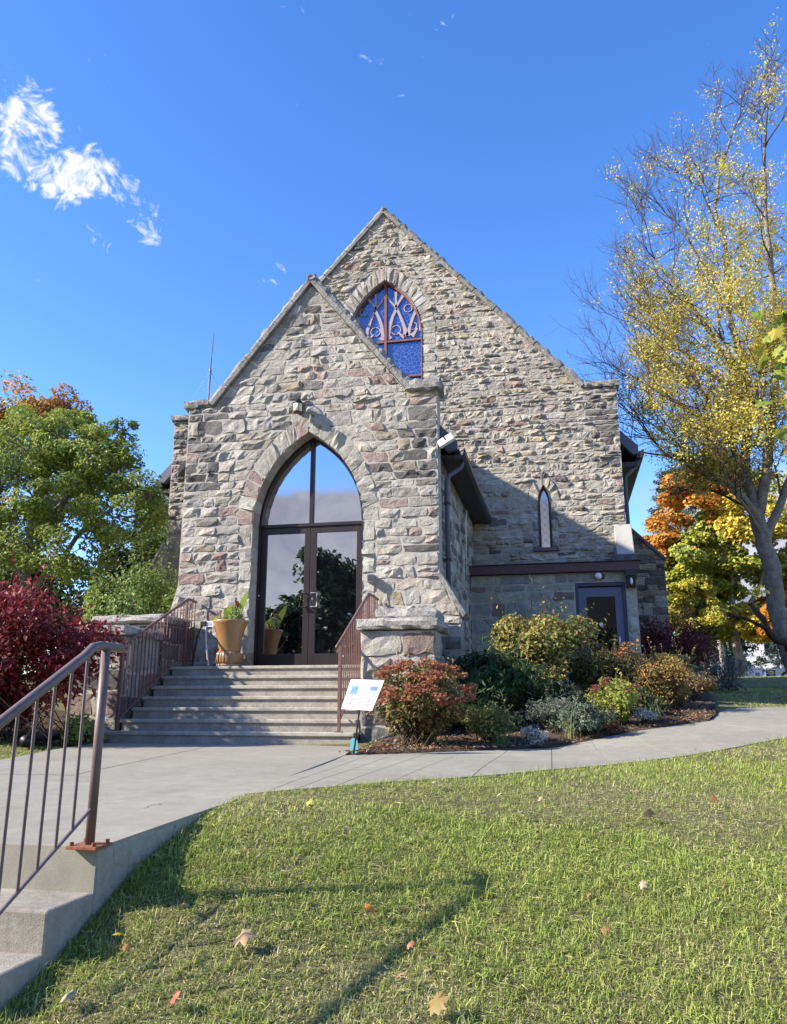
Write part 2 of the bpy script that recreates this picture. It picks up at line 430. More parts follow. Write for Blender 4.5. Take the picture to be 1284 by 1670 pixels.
def plaza():
    root = tag(empty('walkway', (-4, 7, 0)), kind='structure')
    A, B, C = (-4.9, 10.974), (-3.745, 6.186), (-3.3, 3.0)
    g = .006
    def line(p, q): return p, q
    # joint from the stairs down towards the front steps, and one across
    right = clip_line(PLAZA, (-3.30, 3.0), (-5.05, 11.4), -0+g)
    right = PLAZA
    a, b = (-3.38, 3.0), (-5.0, 11.4)
    R1 = clip_line(PLAZA, b, a, g); L1 = clip_line(PLAZA, a, b, g)
    for half in (R1, L1):
        up = clip_line(half, (-7, 6.17), (-1, 6.25), g); dn = clip_line(half, (-1, 6.25), (-7, 6.17), g)
        for i, pz in enumerate((up, dn)):
            dz = RNG.uniform(-.004, .003)
            slab('paving_slab', pz, root, M['concrete'], lambda x, y, dz=dz: plaza_z(x, y)+dz, .2 if i == 0 else .5)
    m = MB(); m.prism([(-2.2, 3.6), (-2.2, 5.1), (-2.6, 9.1), (-3, 11.2), (-6.8, 11.2), (-6.3, 9.6), (-5.5, 7.6), (-5.4, 3.6)], 'z', -.6, -.075)
    m.build('slab_bed', M['kerb_concrete'], root)
    # front steps leading down from the walkway
    st = empty('front_steps', (-3.8, 3.3, -.6), 0, 'short flight of concrete steps going down from the walkway', 'steps')
    ys = [3.45, 3.13, 2.83, 2.53, 2.23]; zs = [-.062, -.245, -.405, -.565, -.72]
    for i in range(1, 5):
        rg = np.random.default_rng(i)
        mm = MB(); mm.box((-5.6, ys[i]-.0, zs[i]-.9), (-2.085+.004*(i % 2), ys[i-1]+.3-.002*i, zs[i]))
        mm.build('step', M['kerb_concrete'], st, bevel=.012)
    # thin kerb that edges the slab towards the lawn, with its crack
    mm = MB(); mm.box((-2.22, 3.458, -.6), (-2.074, 3.725, -.068)); mm.build('edge_kerb', M['kerb_concrete'], root, bevel=.012)
    mm = MB(); mm.box((-2.22, 3.735, -.6), (-2.076, 5.1, -.062)); mm.build('edge_kerb', M['kerb_concrete'], root, bevel=.012)
plaza()

PL = np.array([(-2.08, 5.15), (-1.83, 5.47), (-1.3, 6.15), (-.13, 7.6), (1.16, 9.4), (3.0, 11.5), (6, 14), (12, 17.5), (22, 22)])
PU = np.array([(-2.5, 9.2), (-1.95, 9.55), (-1.2, 10.15), (-.18, 11.0), (.9, 12.1), (2.1, 13.2), (3.5, 15.4), (9.8, 19.4), (20, 24)])
def resample(P, n):
    d = np.append(0, np.cumsum(np.linalg.norm(np.diff(P, axis=0), axis=1)))
    # smooth through the points
    t = np.arange(len(P)); tt = np.linspace(0, len(P)-1, n)
    out = np.zeros((n, 2))
    for k in range(2):
        y = P[:, k]; mt = np.gradient(y)
        i = np.minimum(tt.astype(int), len(P)-2); u = tt-i
        h00 = 2*u**3-3*u**2+1; h10 = u**3-2*u**2+u; h01 = -2*u**3+3*u**2; h11 = u**3-u**2
        out[:, k] = h00*y[i]+h10*mt[i]+h01*y[i+1]+h11*mt[i+1]
    return out
NP_ = 129
PLs, PUs = resample(PL, NP_), resample(PU, NP_)
PATH_POLY = [tuple(p) for p in PLs] + [tuple(p) for p in PUs[::-1]]
def path():
    root = tag(empty('garden_path', (2, 11, 0)), kind='structure')
    step = 8
    for s in range(0, NP_-1, step):
        ii = range(s, s+step+1)
        V = []; F = []
        nv = 7
        for k, i in enumerate(ii):
            a, b = PLs[i], PUs[i]
            sh = .006 if k == 0 else (-.006 if k == step else 0)
            d = PLs[min(i+1, NP_-1)]-PLs[max(i-1, 0)]; d = d/np.linalg.norm(d)*sh
            for j in range(nv):
                p = a+(b-a)*j/(nv-1)+d
                V.append((p[0], p[1], g1(*p)+.016))
        n0 = len(V)
        for k in range(step):
            for j in range(nv-1):
                F.append((k*nv+j, (k+1)*nv+j, (k+1)*nv+j+1, k*nv+j+1))
        # skirts
        rim = [j for j in range(nv)] + [k*nv+nv-1 for k in range(1, step+1)] + [step*nv+j for j in range(nv-2, -1, -1)] + [k*nv for k in range(step-1, 0, -1)]
        for r in rim: V.append((V[r][0], V[r][1], V[r][2]-.15))
        for q in range(len(rim)):
            F.append((rim[q], rim[(q+1) % len(rim)], n0+(q+1) % len(rim), n0+q))
        me = np_mesh('paving_slab', V, F, M['concrete'])
        link('paving_slab', me, root)
path()

# planting bed between the path and the church
BED_BACK = np.array([(-2.6, 12.5), (-2.1, 13.2), (-1.7, 14.2), (-1.2, 16), (-.5, 18.9), (1.9, 18.9), (2.9, 20.2), (2.9, 17.2), (2.35, 13.7)])
def bed():
    n = 60; m = 24
    a = resample(PU[:6], n)+np.array([.05, -.05]); b = resample(BED_BACK, n)
    V = []; 
    for i in range(n):
        for j in range(m):
            p = a[i]+(b[i]-a[i])*j/(m-1); V.append((p[0], p[1], 0))
    V = np.array(V); V[:, 2] = gz(V[:, 0], V[:, 1]) + np.tile(np.minimum(np.arange(m)*.03, .045), n) + RNG.normal(0, .010, len(V))*np.tile(np.minimum(np.arange(m), 1), n)
    i = np.arange((n-1)*m).reshape(n-1, m)[:, :-1].ravel()
    F = np.stack([i, i+m, i+m+1, i+1], 1)
    tag(link('planting_bed', np_mesh('planting_bed', V, F, M['mulch'], smooth=True)), kind='structure')
    # left bed beside the stairs
    xs = np.linspace(-9.2, -6.75, 20); ys = np.linspace(8.6, 12.6, 30); X, Y = np.meshgrid(xs, ys)
    edge = np.clip((X+9.2)/2.4, 0, 1); Y = np.maximum(Y, 9.9+1.45*edge-.9*(X > -8)*0)
    Z = gz(X.ravel(), Y.ravel())+.04
    V = np.stack([X.ravel(), Y.ravel(), Z], 1); k = len(xs)
    i = np.arange((len(ys)-1)*k).reshape(len(ys)-1, k)[:, :-1].ravel()
    tag(link('chip_bed', np_mesh('chip_bed', V, np.stack([i, i+1, i+k+1, i+k], 1), M['mulch'], smooth=True)), kind='structure')
    # mulch chips and small fallen leaves
    t = RNG.random(5200)**1.0; s = RNG.random(5200)**2.2
    ia = np.minimum((t*(n-1)).astype(int), n-1)
    P = a[ia]+(b[ia]-a[ia])*s[:, None]*.6 + RNG.normal(0, .04, (5200, 2))
    Q = np.stack([RNG.uniform(-9, -6.8, 1500), RNG.uniform(10.2, 11.9, 1500)], 1)
    P = np.concatenate([P, Q])
    out = in_poly(P[:, 0], P[:, 1], PATH_POLY) & (RNG.random(len(P)) > .06)
    P = P[~out]
    Z = gz(P[:, 0], P[:, 1])+.06
    pal = np.array([(.14, .09, .06), (.22, .15, .09), (.30, .20, .11), (.36, .17, .07), (.08, .055, .04), (.34, .28, .2), (.42, .2, .12)])*.8
    V, F, C = leaf_cards(np.column_stack([P, Z]), RNG.uniform(.025, .07, len(P)), pal, RNG, flat=.75, aspect=.4)
    tag(link('bark_mulch', np_mesh('bark_mulch', V, F, M['chip'], C)), 'brown bark mulch and leaf litter lying in the planting beds', 'mulch', kind='stuff')

def leaf_cards(P, size, pal, rng, flat=0., aspect=.55, weights=None, jit=.16, fold=.18, up=None, droop=0.):
    """one folded diamond per point"""
    n = len(P)
    size = np.broadcast_to(size, (n,))
    nrm = rng.normal(size=(n, 3)); nrm /= np.linalg.norm(nrm, axis=1)[:, None]
    if up is not None: nrm = nrm + np.asarray(up)*1.0
    nrm[:, 2] = np.abs(nrm[:, 2])*(1-flat)+flat*1.6
    nrm /= np.linalg.norm(nrm, axis=1)[:, None]
    t = rng.normal(size=(n, 3)); t[:, 2] -= droop
    t -= (t*nrm).sum(1)[:, None]*nrm; t /= np.linalg.norm(t, axis=1)[:, None]+1e-9
    b = np.cross(nrm, t)
    s = size[:, None]
    asp = (aspect*rng.uniform(.8, 1.25, n))[:, None]
    V = np.stack([P-t*s*.5, P+b*s*asp*.5+nrm*s*fold*.5, P+t*s*.5, P-b*s*asp*.5+nrm*s*fold*.5], 1).reshape(-1, 3)
    F = np.arange(n*4).reshape(n, 4)
    pal = np.asarray(pal, float)
    ci = rng.choice(len(pal), n, p=weights)
    c = pal[ci]*rng.uniform(1-jit*1.6, 1+jit*1.6, n)[:, None]*rng.uniform(1-jit*.4, 1+jit*.4, (n, 3))
    C = np.repeat(np.clip(c, 0, 1), 4, axis=0)
    return V, F, C
bed()
# ------------------------------------------------------------------ rock-faced masonry
def smooth_noise(x, seed):
    return (math.sin(x*3.1+seed*1.7)+.6*math.sin(x*7.3+seed*4.1)+.4*math.sin(x*13.7+seed*2.3))/2.

def stone_geo(c, relief, rng, mu=3, mv=1, gap=.004, rough=1.):
    """c: bl, br, tr, tl in (u, v).  Returns V in (u, v, w), F"""
    c = np.array(c, float)
    w = max(np.linalg.norm(c[1]-c[0]), np.linalg.norm(c[2]-c[3])); h = max(np.linalg.norm(c[3]-c[0]), np.linalg.norm(c[2]-c[1]))
    w = max(w, .03); h = max(h, .03)
    eu = min(.3, .022/w); ev = min(.3, .018/h)
    gu = min(.2, gap/w); gv = min(.2, gap/h)
    su = np.array([gu, gu+eu]+list(np.linspace(gu+eu, 1-gu-eu, mu+2)[1:-1])+[1-gu-eu, 1-gu])
    sv = np.array([gv, gv+ev]+list(np.linspace(gv+ev, 1-gv-ev, mv+2)[1:-1])+[1-gv-ev, 1-gv])
    nu, nv = len(su), len(sv)
    S, T = np.meshgrid(su, sv)                      # nv x nu
    S = S.copy(); T = T.copy()
    inner = np.zeros_like(S, bool); inner[1:-1, 1:-1] = True
    S[inner] += rng.normal(0, .045*min(1, .3/w), inner.sum()); T[inner] += rng.normal(0, .05, inner.sum())
    bd = ~inner
    S[bd] += rng.normal(0, .006/w, bd.sum()); T[bd] += rng.normal(0, .006/h, bd.sum())
    P = ((1-S)*(1-T))[..., None]*c[0]+(S*(1-T))[..., None]*c[1]+(S*T)[..., None]*c[2]+((1-S)*T)[..., None]*c[3]
    H = np.full(S.shape, 9.)
    for k in range(4):
        sx, sy = rng.normal(0, .55*rough, 2)
        x0, y0 = rng.uniform(.15, .85, 2)
        a = relief*rng.uniform(.75, 1.35)
        H = np.minimum(H, a+(sx*(S-x0)*min(w, .5)+sy*(T-y0)*h*1.2)*.55)
    H = np.clip(H, relief*.22, relief*1.7)+rng.normal(0, relief*.14, S.shape)
    edge = np.zeros_like(S); edge[1, :] = edge[-2, :] = 1; edge[:, 1] = edge[:, -2] = 1
    H = np.where(edge > 0, H*rng.uniform(.5, .95, S.shape), H)
    H[bd] = -.018
    V = np.concatenate([P, H[..., None]], 2).reshape(-1, 3)
    i = np.arange((nv-1)*nu).reshape(nv-1, nu)[:, :-1].ravel()
    F = np.stack([i, i+1, i+nu+1, i+nu], 1)
    return V, F

class Frame:
    def __init__(s, O, U, V=(0, 0, 1)):
        s.O = np.array(O, float); s.U = np.array(U, float); s.Vv = np.array(V, float); s.W = np.cross(s.U, s.Vv)
    def __call__(s, P):
        P = np.asarray(P, float)
        return s.O+P[:, 0:1]*s.U+P[:, 1:2]*s.Vv+P[:, 2:3]*s.W

BASE_PAL = np.array([(.40, .37, .32), (.44, .41, .355), (.36, .34, .305), (.47, .445, .39), (.41, .37, .31), (.38, .36, .33)])
PINK = np.array([(.36, .275, .24), (.33, .25, .22), (.38, .31, .275), (.31, .22, .19)])
TAN = np.array([(.37, .31, .22), (.35, .31, .235)])
DARK = np.array([(.165, .155, .145), (.20, .19, .175), (.14, .13, .125)])
def stone_color(rng, pink=.14, tan=.05, dark=.05):
    r = rng.random()
    p = PINK if r < pink else TAN if r < pink+tan else DARK if r < pink+tan+dark else BASE_PAL
    return p[rng.integers(len(p))]*rng.uniform(.86, 1.14)

def course_heights(z0, z1, hr, rng):
    out = [z0]
    while out[-1] < z1-1e-6:
        h = rng.uniform(*hr)
        if z1-out[-1]-h < hr[0]*.7: h = z1-out[-1]
        if h > hr[1]*1.35: h = h/2
        out.append(out[-1]+h)
    return out

def lay(intervals, breaks, hr, lr, rng, und=.02, split=.15):
    """returns stones (4 corners) and backing strips (4 corners)"""
    stones = []; strips = []
    zs = []; fixed = set()
    for a, b in zip(breaks[:-1], breaks[1:]):
        hs = course_heights(a, b, hr, rng); fixed.add(round(a, 4)); fixed.add(round(b, 4))
        zs += hs if not zs else hs[1:]
    def zb(k, x):
        return zs[k] if round(zs[k], 4) in fixed else zs[k]+und*smooth_noise(x, k)
    for k in range(len(zs)-1):
        e = min(.004, (zs[k+1]-zs[k])*.05)
        A = intervals(zs[k]+e); B = intervals(zs[k+1]-e)
        if len(A) != len(B):
            A = A if len(A) < len(B) else B; B = A
        for (l0, r0), (l1, r1) in zip(A, B):
            if max(r0-l0, r1-l1) < .05: continue
            strips.append([(l0, zs[k]), (r0, zs[k]), (r1, zs[k+1]), (l1, zs[k+1])])
            L = max(r0-l0, r1-l1); cuts = [0.]
            while True:
                s = rng.uniform(*lr)
                if rng.random() < .15: s *= .6
                if L-cuts[-1]-s < lr[0]*.75: break
                cuts.append(cuts[-1]+s)
            cuts.append(L); cuts = np.array(cuts)/L
            for a, b in zip(cuts[:-1], cuts[1:]):
                ja = 0 if a == 0 else (np.sin(a*977+k)*.02/L); jb = 0 if b == 1 else (np.sin(b*977+k)*.02/L)
                c = [(l0+(r0-l0)*(a-ja), 0), (l0+(r0-l0)*(b-jb), 0), (l1+(r1-l1)*(b+jb), 0), (l1+(r1-l1)*(a+ja), 0)]
                c = [(c[0][0], zb(k, c[0][0])), (c[1][0], zb(k, c[1][0])), (c[2][0], zb(k+1, c[2][0])), (c[3][0], zb(k+1, c[3][0]))]
                c[1] = (max(c[1][0], c[0][0]+.004), c[1][1]); c[2] = (max(c[2][0], c[3][0]+.004), c[2][1])
                if rng.random() < split and zs[k+1]-zs[k] > hr[0]*1.55 and (b-a)*L > .2:
                    t = rng.uniform(.4, .6); t2 = t+rng.uniform(-.08, .08)
                    ml = tuple(np.array(c[0])*(1-t)+np.array(c[3])*t); mr = tuple(np.array(c[1])*(1-t2)+np.array(c[2])*t2)
                    stones += [[c[0], c[1], mr, ml], [ml, mr, c[2], c[3]]]
                else: stones.append(c)
    return stones, strips

def strips_mesh(mb, strips, frame, depth):
    for q in strips:
        q = np.array(q)
        V = np.concatenate([np.column_stack([q, np.zeros(4)]), np.column_stack([q, np.full(4, -depth)])])
        mb.add(frame(V), [(0, 1, 2, 3), (7, 6, 5, 4), (0, 4, 5, 1), (1, 5, 6, 2), (2, 6, 7, 3), (3, 7, 4, 0)])

class Arch:
    def __init__(s, cx, hw, z0, zs, apex, t, tj):
        s.cx, s.hw, s.z0, s.zs, s.apex, s.t, s.tj = cx, hw, z0, zs, apex, t, tj
        rise = apex-zs; s.R = (rise**2+hw**2)/(2*hw); s.off = s.R-hw
        s.top = zs+math.sqrt((s.R+t)**2-s.off**2)
    def half(s, z, extra=0.):
        r = s.R+extra
        d = r*r-(z-s.zs)**2
        return (math.sqrt(d)-s.off) if d > s.off**2 else 0.
    def hole(s, z):
        if z < s.z0 or z > s.top: return None
        h = s.hw+s.tj if z < s.zs else s.half(z, s.t)
        return (s.cx-h, s.cx+h) if h > .02 else None
    def pt(s, side, ang, extra):
        # ang 0 at spring; side +1 right
        r = s.R+extra
        return np.array([s.cx+side*(r*math.cos(ang)-s.off), s.zs+r*math.sin(ang)])
    def ang_top(s, extra): return math.acos(s.off/(s.R+extra))
    def outline(s, inset=0., n=14, zb=None):
        zb = s.z0 if zb is None else zb
        a = s.ang_top(-inset)
        right = [s.pt(1, a*i/n, -inset) for i in range(n+1)]
        left = [s.pt(-1, a*i/n, -inset) for i in range(n, -1, -1)]
        return [np.array([s.cx-s.hw+inset, zb]), np.array([s.cx+s.hw-inset, zb])] + right + left[1:]
    def ring(s, L, rng, jamb_h=(.28, .46)):
        """voussoir + jamb quads as (inner0, inner1, outer1, outer0)"""
        q = []
        for side in (-1, 1):
            z = s.z0
            hs = course_heights(s.z0, s.zs, jamb_h, rng) if s.zs-s.z0 > .1 else [s.z0, s.zs]
            for a, b in zip(hs[:-1], hs[1:]):
                q.append([(s.cx+side*s.hw, a), (s.cx+side*s.hw, b), (s.cx+side*(s.hw+s.tj), b), (s.cx+side*(s.hw+s.tj), a)])
            ai, ao = s.ang_top(0), s.ang_top(s.t)
            n = max(2, round(s.R*ai/L)); cut = np.linspace(0, 1, n+1); cut[1:-1] += rng.normal(0, .12/n, n-1)
            for i in range(n):
                q.append([s.pt(side, ai*cut[i], 0), s.pt(side, ai*cut[i+1], 0), s.pt(side, ao*cut[i+1], s.t), s.pt(side, ao*cut[i], s.t)])
        return [np.array(x, float) for x in q]

def ring_stone(q, frame, relief, rng, depth, mu=2, mv=1):
    """voussoir: rock face plus the dressed soffit running back into the opening"""
    c = [q[0], q[1], q[2], q[3]]
    area = sum(c[i][0]*c[(i+1) % 4][1]-c[(i+1) % 4][0]*c[i][1] for i in range(4))
    if area < 0: c = [q[1], q[0], q[3], q[2]]
    V, F = stone_geo(c, relief, rng, mu, mv, gap=.006)
    F = [tuple(f) for f in F]
    n = len(V); ce = np.mean(c, axis=0)
    a, b = np.array(c[0]), np.array(c[1])
    k = .985
    a2 = a+(b-a)*.012; b2 = b+(a-b)*.012
    j = rng.uniform(-.008, .008, 2)
    ex = np.array([[*a2, relief*.5], [*b2, relief*.5], [*b2, -depth], [*a2, -depth]])
    V = np.concatenate([V, ex]); F.append((n+3, n+2, n+1, n))
    return V, F, ce

LEFT = []           # every smaller stone ends up in one mesh
def stash(V, F, color):
    LEFT.append((np.asarray(V), [tuple(f) for f in F], color))
def flush_stash(name, mat, parent):
    Vs = []; Cs = []; Fq = []; o = 0
    for V, F, c in LEFT:
        Vs.append(V); Cs.append(np.broadcast_to(c, (len(V), 3))); Fq += [tuple(i+o for i in f) for f in F]; o += len(V)
    me = np_mesh(name, np.concatenate(Vs), np.array(Fq), mat, np.concatenate(Cs))
    LEFT.clear()
    return tag(link(name, me, parent), kind='stuff')
def stone_obj(V, F, color, parent, name='stone'):
    ctr = V.mean(0)
    me = np_mesh(name, V-ctr, [tuple(f) for f in F], M['stone'], np.broadcast_to(color, (len(V), 3)))
    return link(name, me, parent, ctr)
def rough_block(a, b, rng, amp=.03, n=(5, 3, 3), name='cap_stone', mat=None, parent=None, color=None):
    """a block with chipped, uneven faces (closed box grid)"""
    import bmesh
    a = np.array(a, float); b = np.array(b, float); ctr = (a+b)/2; sz = b-a
    bm = bmesh.new(); bmesh.ops.create_cube(bm, size=1.)
    cuts = [(0, n[0]), (1, n[1]), (2, n[2])]
    for ax, k in cuts:
        for i in range(1, k):
            co = [0, 0, 0]; co[ax] = -.5+i/k; no = [0, 0, 0]; no[ax] = 1
            bmesh.ops.bisect_plane(bm, geom=bm.verts[:]+bm.edges[:]+bm.faces[:], plane_co=co, plane_no=no)
    for v in bm.verts:
        p = np.array(v.co)*sz
        onb = sum(abs(abs(v.co[i])-.5) < 1e-4 for i in range(3))
        p = p-np.sign(p)*(np.abs(np.array(v.co)) > .49)*amp*(.9 if onb >= 2 else 0)*rng.uniform(.4, 1.)
        p = p+rng.normal(0, amp*.35, 3)*(1, 1, .6)
        v.co = p
    me = bpy.data.meshes.new(name); bm.to_mesh(me); bm.free()
    me.materials.append(mat or M['coping'])
    if color is not None:
        at = me.color_attributes.new('Col', 'FLOAT_COLOR', 'POINT')
        for d in at.data: d.color = (*color, 1)
    return link(name, me, parent, ctr)
# ------------------------------------------------------------------ the church
YP, YN, YA = 14.0, 20.2, 19.2
church = empty('stone_church', (-4.6, 17, .4), 0, 'grey fieldstone church with two steep gables and a pointed arched entrance', 'church')
PC = -4.64                      # porch axis
NC = -4.52                      # nave axis
rs = np.random.default_rng(21)

def porch():
    fr = Frame((0, YP, 0), (1, 0, 0))
    arch = Arch(-4.61, 1.08, 1.15, 3.93, 5.74, .35, .26)
    sl = 1.26
    def outer(z):
        if z <= 2.1: return (-7.36, -1.70)
        if z <= 2.8: t = (z-2.1)/.7; return (-7.36+.18*t, -1.70-.38*t)
        if z <= 6.42: return (-7.18, -2.08)
        h = (8.93-z)/sl
        return (PC-h, PC+h)
    def iv(z):
        l, r = outer(z); h = arch.hole(z)
        return [(l, h[0]), (h[1], r)] if h else [(l, r)]
    wall = MB()
    st, sp = lay(iv, [.0, 1.15, 2.1, 2.8, arch.zs, arch.top, 6.42, 8.9], (.14, .255), (.24, .56), rs, und=.02, split=.16)
    strips_mesh(wall, sp, fr, .42)
    rings = arch.ring(.25, rs, (.24, .38))
    for q in rings:
        c = list(q); ar = sum(c[i][0]*c[(i+1) % 4][1]-c[(i+1) % 4][0]*c[i][1] for i in range(4))
        if ar < 0: c = [q[1], q[0], q[3], q[2]]
        c = np.array(c); inn = c.copy(); inn[0] += (c[3]-c[0])*.04; inn[1] += (c[2]-c[1])*.04
        strips_mesh(wall, [inn], fr, .40)
    w = wall.build('porch_wall', M['mortar'], church)
    n = 0
    for c in st:
        ctr = np.mean(c, axis=0)
        up = ctr[1] > 4.2
        corner = min(abs(ctr[0]+7.18), abs(ctr[0]+2.08)) < .65
        dark = .75 if (corner and ctr[1] > 4.6) else .22 if (corner and ctr[1] > 3.6) else .05
        pk = .13
        if ctr[1] < 1.3 or (ctr[1] < 2.2 and ctr[0] > -2.9): dark = .35
        color = stone_color(rs, pk, .05, dark)
        wd = c[1][0]-c[0][0]
        V, F = stone_geo(c, rs.uniform(.03, .058), rs, 3 if wd > .3 else 2, 2 if (c[3][1]-c[0][1]) > .2 else 1)
        V = fr(V)
        area = wd*(c[3][1]-c[0][1])
        if n < 258 and ctr[1] > 1.2 and area > .03: stone_obj(V, F, color, w); n += 1
        else: stash(V, F, color)
    for q in rings:
        V, F, ce = ring_stone(q, fr, rs.uniform(.036, .06), rs, .36)
        colr = np.array((.43, .41, .355))*rs.uniform(.82, 1.12) if rs.random() > .12 else stone_color(rs, .7, .1, .1)
        stone_obj(fr(V), F, colr, w, 'voussoir')
    # right flank of the porch
    fs = Frame((-2.1, YP, 0), (0, 1, 0))
    side = MB()
    st, sp = lay(lambda z: [(.03, YN-YP-.02)], [.0, 2.1, 5.55], (.13, .27), (.25, .6), rs, und=.02)
    strips_mesh(side, sp, fs, .35)
    side.build('porch_flank', M['mortar'], church)
    for c in st:
        V, F = stone_geo(c, rs.uniform(.02, .045), rs, 2, 1)
        stash(fs(V), F, stone_color(rs, .12, .05, .3))
    m = MB(); m.box((-7.15, YP+.43, 0), (-6.8, YN-.02, 5.5)); m.build('porch_flank', M['mortar'], church)
    # flared foot of the corner buttress: stone returning along the flank with a sloping weathering
    m = MB(); m.prism([(-2.12, 0), (-1.74, 0), (-1.74, 2.08), (-2.1, 2.74), (-2.12, 2.74)], 'y', YP+.02, YP+.62); m.build('buttress', M['mortar'], church)
    fb = Frame((-1.74, YP, 0), (0, 1, 0))
    st, sp = lay(lambda z: [(.03, .6)], [.0, 2.06], (.18, .3), (.25, .4), rs)
    for c in st:
        V, F = stone_geo(c, .03, rs, 2, 1); stash(fb(V), F, stone_color(rs, .1, .05, .5))
    # sloping weathering stone
    m = MB(); m.prism([(-1.66, 2.06), (-1.60, 2.13), (-2.03, 2.86), (-2.10, 2.82)], 'y', YP-.06, YP+.66); m.build('weathering_stone', M['coping'], church, bevel=.01)
    # coping up both rakes, one stone after the other
    for side in (-1, 1):
        x0, z0, x1, z1 = PC+side*2.02, 6.44, PC+side*.0, 8.98
        L = math.hypot(x1-x0, z1-z0); k = 6; cut = np.linspace(0, 1, k+1); cut[1:-1] += rs.normal(0, .02, k-1)
        d = np.array([(x1-x0)/L, (z1-z0)/L]); nn = np.array([-d[1], d[0]]) if side > 0 else np.array([-d[1], d[0]])
        nn = np.array([side*abs(d[1]), abs(d[0])])
        coping_run((x0, z0), (x1, z1), nn, cut, YP-.09, YP+.46, .145, church)
    rough_block((PC-.10, YP-.095, 8.92), (PC+.10, YP+.47, 9.15), rs, .05, (4, 3, 3), 'apex_stone', M['coping'], church)
    rough_block((-7.30, YP-.08, 6.40), (-6.62, YP+.46, 6.59), rs, .035, (6, 4, 3), 'shoulder_cap', M['coping'], church)
    rough_block((-2.70, YP-.10, 6.38), (-1.98, YP+.48, 6.66), rs, .045, (6, 4, 4), 'shoulder_cap', M['coping'], church)
    # roof behind the parapet
    m = MB()
    for s in (-1, 1):
        xe, ze = PC+s*2.92, 5.32; rid = 8.55
        m.prism([(PC, rid), (PC, rid-.14), (xe, ze-.14), (xe, ze)], 'y', YP+.43, YN+.05)
    m.build('porch_roof', M['roof'], church)
    m = MB(); m.prism([(PC-2.5, 5.5), (PC+2.5, 5.5), (PC, 8.1)], 'y', YP+.44, YN); m.build('roof_void', M['trim'], church)
    # eave, gutter and downpipe on the right
    m = MB(); m.prism([(-2.09, 5.83), (-1.75, 5.47), (-1.75, 5.30), (-1.93, 5.26), (-2.09, 5.42)], 'y', YP+.30, YP+.425); m.build('barge_board', M['fascia_blue'], church)
    m = MB(); m.box((-2.1, YP+.44, 5.17), (-1.80, YN-.02, 5.24)); m.build('soffit', M['trim'], church)
    m = MB(); m.prism([(-1.80, 5.13), (-1.66, 5.13), (-1.60, 5.19), (-1.60, 5.30), (-1.63, 5.30), (-1.65, 5.20), (-1.79, 5.20)], 'y', YP+.36, YN-.02); m.build('gutter', M['trim'], church)
    m = MB(); m.box((-1.80, YP+.46, 5.14), (-1.77, YN-.02, 5.42)); m.build('fascia_board', M['fascia_blue'], church)
    m = MB(); m.tube([(-1.70, YP+.62, 5.14), (-1.72, YP+.62, 5.03), (-1.95, YP+.60, 4.87), (-1.995, YP+.58, 4.75), (-1.995, YP+.58, 4.2), (-1.995, YP+.58, 2.55)], .048, 10); m.build('downpipe', M['fascia_blue'], church, smooth=True)
    for z in (4.3, 3.2):
        m = MB(); m.box((-2.06, YP+.51, z), (-1.935, YP+.65, z+.03)); m.build('pipe_bracket', M['trim'], church)
    # thin pale conduit on the flank
    m = MB(); m.tube([(-2.03, YP+4.2, 5.05), (-2.035, YP+4.0, 4.75), (-2.035, YP+4.0, 3.3)], .014, 6); m.build('conduit', M['white'], church)
    return arch

def coping_run(p0, p1, nn, cut, y0, y1, th, parent, name='coping_stone', amp=.02):
    p0 = np.array(p0); p1 = np.array(p1)
    for a, b in zip(cut[:-1], cut[1:]):
        q0 = p0+(p1-p0)*(a+.002); q1 = p0+(p1-p0)*(b-.002)
        k = 7; V = []; F = []
        for i in range(k):
            q = q0+(q1-q0)*i/(k-1)
            t = th+rs.normal(0, amp)
            lo = q-nn*.02; 
            pts = [(lo[0], y0, lo[1]), (q[0]+nn[0]*th*.45, y0-.004, q[1]+nn[1]*th*.45), (q[0]+nn[0]*(t*.9), y0+.02+abs(rs.normal(0, amp)), q[1]+nn[1]*(t*.9)),
                   (q[0]+nn[0]*(t+.02), y0+.14, q[1]+nn[1]*(t+.02)), (q[0]+nn[0]*t, y1, q[1]+nn[1]*t), (lo[0], y1, lo[1])]
            V += pts
        for i in range(k-1):
            for j in range(6):
                F.append((i*6+j, i*6+(j+1) % 6, (i+1)*6+(j+1) % 6, (i+1)*6+j))
        F += [tuple(range(6))[::-1], tuple((k-1)*6+j for j in range(6))]
        me = np_mesh(name, V, F, M['coping'])
        fix_normals(me); link(name, me, parent)
def fix_normals(me):
    import bmesh
    bm = bmesh.new(); bm.from_mesh(me); bmesh.ops.recalc_face_normals(bm, faces=bm.faces); bm.to_mesh(me); bm.free()

